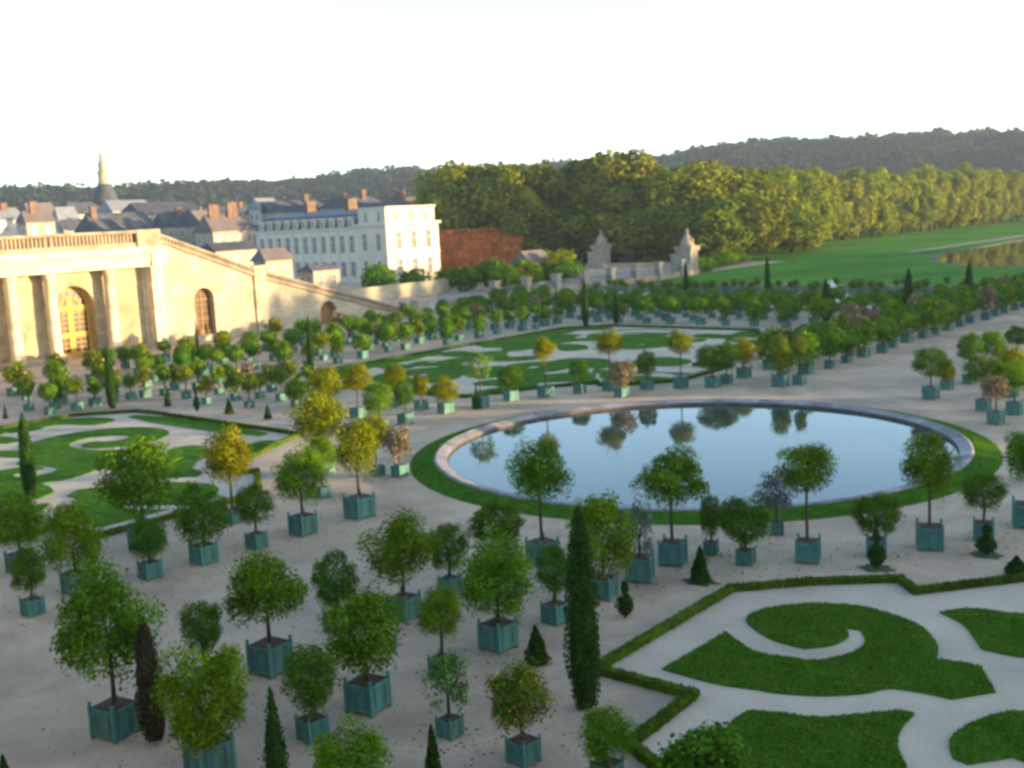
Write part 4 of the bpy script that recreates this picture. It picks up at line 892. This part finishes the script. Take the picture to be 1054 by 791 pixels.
# shrubs and young trees behind the railing and below the mansion
SH = [crown_ball('bright', 900, .12, .2), crown_ball('dark', 900, .12, .2), crown_clumps('yellow', 900, .13, 16, (.34, .5), .9)]
def shrub(x, y, r, h, k, label, grp=None):
    if abs(math.atan2(x, y)-math.atan2(-150, 211.8)) < .024: return
    t = thing('shrub', label, 'shrub', (x, y, 0), 0, grp)
    obj('foliage', SH[k], t, (0, 0, h*.55), (r, r, h*.48), rnd.uniform(0, 6)); obj('stem', (MB().cyl(0, 0, 0, h*.5, .16, .1, 7), M['bark']), t)
shrub(-150.5, 143.5, 3.3, 5.0, 0, 'big round shrub standing at the foot of the pale mansion')
for i in range(30):
    u = i/29; shrub(-134-u*6+rnd.uniform(-14, 9), 148+u*52+rnd.uniform(-3, 3), rnd.uniform(2.0, 3.4), rnd.uniform(3.4, 5.6), i % 3, 'bushy shrub in the planting behind the railing with stone piers', 'shrubs behind the railing')
for i in range(9):
    shrub(-112+rnd.uniform(-3, -2)-i*1.0, 193+i*4.0, rnd.uniform(1.5, 2.3), rnd.uniform(2.0, 3.2), i % 2, 'low shrub along the foot of the grove near the gate piers', 'shrubs by the gate')
tag(obj('boundary_wall', (MB().box(-136.6, -136, 94, 146, -.1, 2.3).box(-136.75, -135.85, 94, 146, 2.3, 2.5), M['ashlar'])), 'plain stone boundary wall beyond the foot of the great stairs', 'wall')
# clipped russet hedge
hp = [(-195.5, 204.5), (-181.5, 219.5)]
t = tag(obj('russet_hedge', hedge_mesh([(a, b) for a, b in hp], False, 9.2, 2.0, 420, .3, LEAF['russet'])), 'tall clipped russet hedge right of the pale mansion', 'hedge')

# ---------------------------------------------------------------- the mansion
def window(par, x0, y0, z0, w_, h, face, arch=False):
    """tall window: pale frame proud of the wall, dark pane set in it"""
    g = MB(); p = MB(); f = .16
    def b(mb, a0, a1, z_0, z_1, d0, d1):
        if face == 'x': mb.box(x0+d0, x0+d1, y0+a0, y0+a1, z_0, z_1)
        else: mb.box(x0+a0, x0+a1, y0-d1, y0-d0, z_0, z_1)
    b(g, -w_/2-f, -w_/2, z0-f, z0+h+f, 0, .12); b(g, w_/2, w_/2+f, z0-f, z0+h+f, 0, .12)
    b(g, -w_/2, w_/2, z0+h, z0+h+f, 0, .13); b(g, -w_/2, w_/2, z0-f, z0, 0, .2)
    b(g, -.05, .05, z0, z0+h, 0, .07); b(g, -w_/2, w_/2, z0+h*.62, z0+h*.62+.09, 0, .071)
    b(p, -w_/2, w_/2, z0, z0+h, .004, .03)
    o = obj('window', (g, M['white']), par); obj('pane', (p, M['pane']), o)
mn = thing('mansion', 'long pale mansion with slate mansard roof and a bright sunlit end front', 'mansion', (-173, 168, 0))
ax, ay = 0, 0; LX = -44.
obj('wall', (MB().box(LX, -9, 0, 15, 0, 11.5), M['white']), mn)
obj('end_front', (MB().box(-9, 0, -.6, 15.2, 0, 12.0), M['cream']), mn)
obj('cornice', (MB().box(LX-.3, -9.003, -.45, 15.4, 11.5, 11.95).box(-9.5, .5, -1.1, 15.7, 12.0, 12.5).box(-9.05, .12, -.72, 15.32, 5.7, 6.1), M['cream']), mn)
obj('attic', (MB().box(-8.8, -.5, -.1, 14.7, 12.5, 15.6).box(-9.0, -.2, -.3, 14.9, 15.6, 15.95), M['cream']), mn)
rf = MB(); v = [(LX-.2, -.3), (-9.01, -.3), (-9.01, 15.3), (LX-.2, 15.3)]; u_ = [(LX+1.6, 1.5), (-9.01, 1.5), (-9.01, 13.5), (LX+1.6, 13.5)]
rf.add([(*p, 11.96) for p in v]+[(*p, 14.7) for p in u_], [(0, 1, 5, 4), (1, 2, 6, 5), (2, 3, 7, 6), (3, 0, 4, 7)])
ro = obj('roof', (rf, M['slate']), mn)
r2 = MB(); r2.add([(LX+1.4, 1.3, 14.7), (-9.01, 1.3, 14.7), (-9.01, 13.7, 14.7), (LX+1.4, 13.7, 14.7), (LX+6, 7.5, 15.9), (-9.01, 7.5, 15.9)], [(0, 1, 5, 4), (2, 3, 4, 5), (3, 0, 4), (0, 3, 2, 1)])
obj('zinc_top', (r2, M['zinc']), ro)
for i in range(11):
    x = LX+2.2+i*3.05
    window(mn, x, 0, 6.6, 1.25, 3.6, 'y'); window(mn, x, 0, 1.4, 1.25, 3.2, 'y')
    d = obj('dormer', (MB().box(x-.85, x+.85, -.1, 2.2, 12.0, 13.9).box(x-1, x+1, -.25, 2.4, 13.9, 14.15), M['white']), mn); window(d, x, -.1, 12.25, .95, 1.4, 'y')
for i in range(12):
    x = LX+.65+i*3.05
    if x < -9.5: obj('pilaster', (MB().box(x-.35, x+.35, -.16, -.003, .2, 11.4), M['white']), mn)
for i in range(3):
    y = 2.9+i*4.5
    window(mn, 0, y, 6.9, 1.35, 3.7, 'x'); window(mn, 0, y, 1.2, 1.35, 3.6, 'x'); window(mn, -.5, y, 12.9, 1.0, 2.0, 'x')
for i in range(2): window(mn, -6.6+i*4.2, -.6, 6.9, 1.2, 3.5, 'y'); window(mn, -6.6+i*4.2, -.6, 1.2, 1.2, 3.5, 'y'); window(mn, -6.4+i*4.0, -.1, 12.9, .9, 2.0, 'y')
for x in (-33, -19): c = obj('chimney', (MB().box(x-.6, x+.6, 6.2, 8.8, 15.2, 18.0).box(x-.7, x+.7, 6.1, 8.9, 18.0, 18.2), M['tile']), mn)

# ---------------------------------------------------------------- roofs of the town
WALLS = dict(a='cream', b='beige', s='beige', p='cream'); ROOFS = dict(a='zinc', b='lilac', s='slate', p='lilac')
TL = ['grey roofed house at the far left edge of the town', 'town house with a tall brick chimney at far left behind the pavilion', 'big slate roof rising just behind the pavilion parapet', 'pale lit house front left of the church base', 'pale lit long house front right of the church base',
 'blue slate roofed house between the church and the twin chimneys', 'beige house carrying two broad brick chimneys', 'long flat grey roof just above the staircase top', 'bright narrow house left of the mansion', 'slate roofed block behind the left part of the mansion', 'slate roof with brick chimneys behind the middle of the mansion',
 'house with a broad orange chimney behind the lit mansion front', 'small pale house between mansion and grove', 'low beige outbuilding below the left end of the mansion', 'low slate roofed lodge at the foot of the mansion', 'distant roof left of the church', 'wide distant roof right of the church', 'distant slate roofs behind the twin chimneys', 'distant house with small lit dome left of the church', 'low lodge with purplish tiled roof before the grove', 'low beige wall block near the left gate pier']
CH = {1: [(-.1, 3)], 2: [(-.38, 2.2)], 5: [(.1, 1.5)], 6: [(-.27, 3.6), (.18, 4.4)], 9: [(.25, 2)], 10: [(-.25, 1.5), (.2, 2.8)], 11: [(-.15, 2.4)], 0: [(.1, 1.5)], 17: [(.2, 1.5)]}
for i, (x, y, W_, ze, zt, k) in enumerate(TOWN):
    t = thing('town_house', TL[i], 'house', (x, y, 0), 0, 'houses of the town'); wx, wy = W_*.27, W_*.45
    zt = max(zt, ze+.8)
    obj('wall', (MB().box(-wx, wx, -wy, wy, -.3, ze), M[WALLS[k]]), t)
    e = .5; rg = min(wx, wy)*.12
    rv = [(-wx-e, -wy-e, ze), (wx+e, -wy-e, ze), (wx+e, wy+e, ze), (-wx-e, wy+e, ze)]
    if wx > wy: top = [(-wx+rg, 0, zt), (wx-rg, 0, zt)]; fs = [(0, 1, 5, 4), (1, 2, 5), (2, 3, 4, 5), (3, 0, 4), (3, 2, 1, 0)]
    else: top = [(0, -wy+rg, zt), (0, wy-rg, zt)]; fs = [(0, 1, 4), (1, 2, 5, 4), (2, 3, 5), (3, 0, 4, 5), (3, 2, 1, 0)]
    r = obj('roof', (MB().add(rv+top, fs), M[ROOFS[k]]), t)
    for (u, ch) in CH.get(i, []):
        a = (wx*2*u, -wy*.2) if wx > wy else (wx*.2, wy*2*u)
        w1 = 1.5 if i in (6, 11) else .8
        obj('chimney', (MB().box(a[0]-.4, a[0]+.4, a[1]-w1, a[1]+w1, ze, zt+ch*.62).box(a[0]-.5, a[0]+.5, a[1]-w1-.1, a[1]+w1+.1, zt+ch*.62, zt+ch*.62+.25), M['tile']), r)
    nx = max(2, int(wx*2/3)); ny = max(2, int(wy*2/3))
    for fl in range(int(ze//3.4)):
        z0 = ze-2.7-fl*3.4
        if z0 < 4.5 and ze > 9: continue
        for j in range(nx): window(t, -wx+(j+.5)*2*wx/nx, -wy, z0, 1.0, 1.7, 'y')
        for j in range(ny): window(t, wx, -wy+(j+.5)*2*wy/ny, z0, 1.0, 1.7, 'x')
for i in range(34):
    a = YAW+rnd.uniform(.13, .47); D = rnd.uniform(300, 560); wx, wy = rnd.uniform(3, 5), rnd.uniform(5, 10); ze = 13+(D-300)*.012+rnd.uniform(-2, 2); zt = ze+rnd.uniform(2.5, 4.5)
    if D < 330 and a < YAW+.22: continue
    t = thing('town_house', 'distant town house with a muted grey brown roof, packed among the other roofs', 'house', (-math.sin(a)*D, math.cos(a)*D, 0), rnd.uniform(-.5, .5), 'packed roofs of the town')
    obj('wall', (MB().box(-wx, wx, -wy, wy, -.3, ze), M[rnd.choice(('beige', 'cream', 'white'))]), t)
    r = obj('roof', (MB().add([(-wx-.4, -wy-.3, ze), (wx+.4, -wy-.3, ze), (wx+.4, wy+.3, ze), (-wx-.4, wy+.3, ze), (0, -wy, zt), (0, wy, zt)], [(0, 1, 4), (1, 2, 5, 4), (2, 3, 5), (3, 0, 4, 5), (3, 2, 1, 0)]), M[rnd.choice(('slate', 'lilac', 'slate', 'zinc'))]), t)
    y = rnd.uniform(-.7, .7)*wy; obj('chimney', (MB().box(-.35, .35, y-.6, y+.6, ze, zt+1.2), M['tile']), r)
    for j in range(int(wy*2/3)): window(t, wx, -wy+(j+.5)*3, ze-2.6, .9, 1.5, 'x')
ch = thing('church', 'distant church with slate dome, lantern and tall pointed spire', 'church', (-514.4, 308.9, 0))
obj('nave', (MB().box(-30, 8, -14, 14, 0, 22).box(-9, 9, -26, 26, 0, 23), M['cream']), ch)
obj('roof', (MB().add([(-31, -15, 22), (8, -15, 22), (8, 15, 22), (-31, 15, 22), (-28, 0, 28), (6, 0, 28)], [(0, 1, 5, 4), (1, 2, 5), (2, 3, 4, 5), (3, 0, 4)]).add([(-10, -27, 23), (10, -27, 23), (10, 27, 23), (-10, 27, 23), (0, -20, 29), (0, 20, 29)], [(0, 1, 4), (1, 2, 5, 4), (2, 3, 5), (3, 0, 4, 5)]), M['slate']), ch)
obj('dome', (MB().lathe(0, 0, [(6.4, 22), (6.4, 28.5), (6.8, 28.6), (6.3, 29), (5.6, 32), (4.2, 35), (3.0, 37), (2.6, 37.6)], 20), M['slate'], True), ch)
sp_ = MB().lathe(0, 0, [(3.1, 37.4), (3.1, 38.4), (2.5, 38.5), (2.5, 42.5), (3.0, 42.6), (2.9, 43.4), (2.0, 43.9), (1.9, 46.8), (2.3, 46.9), (2.1, 47.6), (1.3, 48.4), (1.1, 51), (1.3, 51.3), (.6, 52.2), (.4, 55.5), (.15, 56.5)], 12)
sp = obj('spire', (sp_, M['beige']), ch); obj('cross', (MB().box(-.12, .12, -.12, .12, 56.4, 60).box(-.12, .12, -.8, .8, 58.2, 58.6).lathe(0, 0, [(.1, 56.2), (.5, 56.6), (.1, 57)], 8), M['gold']), sp)
# trees between the roofs
for i in range(26):
    px = rnd.uniform(-.9, .05); D = rnd.uniform(420, 680); a = YAW-px*.45 if 0 else YAW+rnd.uniform(.02, .46)
    tree('town_tree', GT[i % 3], -math.sin(a)*D, math.cos(a)*D, rnd.uniform(.55, .95), rnd.uniform(.7, 1.1), 'dark leafy tree among the roofs of the town', 'trees among the town roofs')

# short grass on the nearest scroll lawns and the bank, and a few fallen leaves
def inpoly(P, X, Y):
    c = np.zeros(len(X), bool); n = len(P)
    for i in range(n):
        x0, y0 = P[i]; x1, y1 = P[i-1]
        k = ((y0 > Y) != (y1 > Y)) & (X < (x1-x0)*(Y-y0)/((y1-y0) or 1e-9)+x0); c ^= k
    return c
cs = []
for b in allb[:4]:
    xs = [p[0] for p in b]; ys = [p[1] for p in b]; A = (max(xs)-min(xs))*(max(ys)-min(ys)); m = int(A*520)
    X = rng.uniform(min(xs), max(xs), m); Y = rng.uniform(min(ys), max(ys), m); k = inpoly(b, X, Y); cs.append(np.c_[X[k]+BX, Y[k]+BY, rng.uniform(.055, .085, k.sum())])
a = rng.uniform(0, 2*math.pi, 16000); r = rng.uniform(14.2, 15.45, 16000); z = np.interp(r, [14.15, 14.5, 15.4, 15.5], [.27, .23, .02, .01])
cs.append(np.c_[BX+r*np.cos(a), BY+r*np.sin(a), z])
C = np.concatenate(cs); Nn = rng.normal(size=C.shape)*np.array([1, 1, .45])+np.array([0, 0, .35])
LEAF['turf'] = mat('turf_blades', (.08, .19, .012), .8, .4, .9, col2=(.135, .24, .024), island=.45)
tag(obj('grass', leaf_mesh('grass', C, Nn, .035, LEAF['turf'])), 'short mown grass of the scroll lawns and basin bank', 'grass', kind='stuff')
LEAF['fallen'] = mat('fallen_leaves', (.16, .10, .035), .8, .4, 2, island=.5)
m = 2600; C = []
for (x, y, s, r, zb, zt, kind, label) in TREES[:46]:
    q = rnd.randint(20, 60)
    for _ in range(q): C.append((x+rnd.gauss(0, r*1.3), y+rnd.gauss(0, r*1.3), .012))
C = np.array(C); tag(obj('fallen_leaves', leaf_mesh('fallen', C, rng.normal(size=C.shape)*.25+np.array([0, 0, 1]), .05, LEAF['fallen'])), 'dry leaves scattered on the gravel under the trees', 'leaves', kind='stuff')

# the remaining, farthest boxed trees and shrubs, past the first three hundred
def baked(me, M4, V, F, MI, off):
    n = len(me.vertices); co = np.empty(n*3); me.vertices.foreach_get('co', co); co = co.reshape(-1, 3)@np.array(M4.to_3x3()).T+np.array(M4.translation)
    o = sum(len(v) for v in V); V.append(co)
    for p in me.polygons: F.append([i+o for i in p.vertices]); MI.append(off+p.material_index)
V = []; F = []; MI = []
for (x, y, tall) in FARROWS:
    s = rnd.uniform(.55, .78); r = rnd.uniform(.75, 1.1) if tall else rnd.uniform(.45, .8); zt = rnd.uniform(2.3, 3.1) if tall else rnd.uniform(1.5, 2.2); zb = max(s, zt-1.8*r)
    L = Matrix.Translation((x, y, 0)) @ Matrix.Rotation(rnd.uniform(-.2, .2), 4, 'Z')
    baked(PL_FAR, L @ Matrix.Diagonal((s, s, s, 1)), V, F, MI, 0); baked(FAR_TRUNK, L @ Matrix.Translation((0, 0, s*.9)) @ Matrix.Diagonal((1, 1, max(.2, (zb+zt)/2-s*.9), 1)), V, F, MI, 2)
    c = rnd.choice(FARC[:3]); baked(c, L @ Matrix.Translation((0, 0, (zb+zt)/2)) @ Matrix.Diagonal((r, r, (zt-zb)/2, 1)), V, F, MI, 3)
me = bpy.data.meshes.new('far_boxed_trees'); me.from_pydata(np.concatenate(V).tolist(), [], F)
for m_ in (M['green'], M['iron'], M['bark'], LEAF['dark']): me.materials.append(m_)
me.polygons.foreach_set('material_index', MI); me.update()
tag(obj('far_boxed_trees', me), 'remaining rows of tiny boxed trees and shrubs at the far end of the garden', 'boxed trees', kind='stuff')
# ---------------------------------------------------------------- evening air
hz = MB().box(-2480, 2480, -2480, 2480, -1.5, 118); hm = bpy.data.materials.new('haze'); hm.use_nodes = True
hn = hm.node_tree.nodes; hn.remove(hn['Principled BSDF']); pv = hn.new('ShaderNodeVolumePrincipled')
pv.inputs['Color'].default_value = (.72, .83, .98, 1); pv.inputs['Density'].default_value = .00012; pv.inputs['Anisotropy'].default_value = .2
hm.node_tree.links.new(pv.outputs[0], hn['Material Output'].inputs['Volume'])
tag(obj('haze', (hz, hm)), 'thin blue evening haze', 'haze', kind='stuff')
sc.cycles.volume_bounces = 0
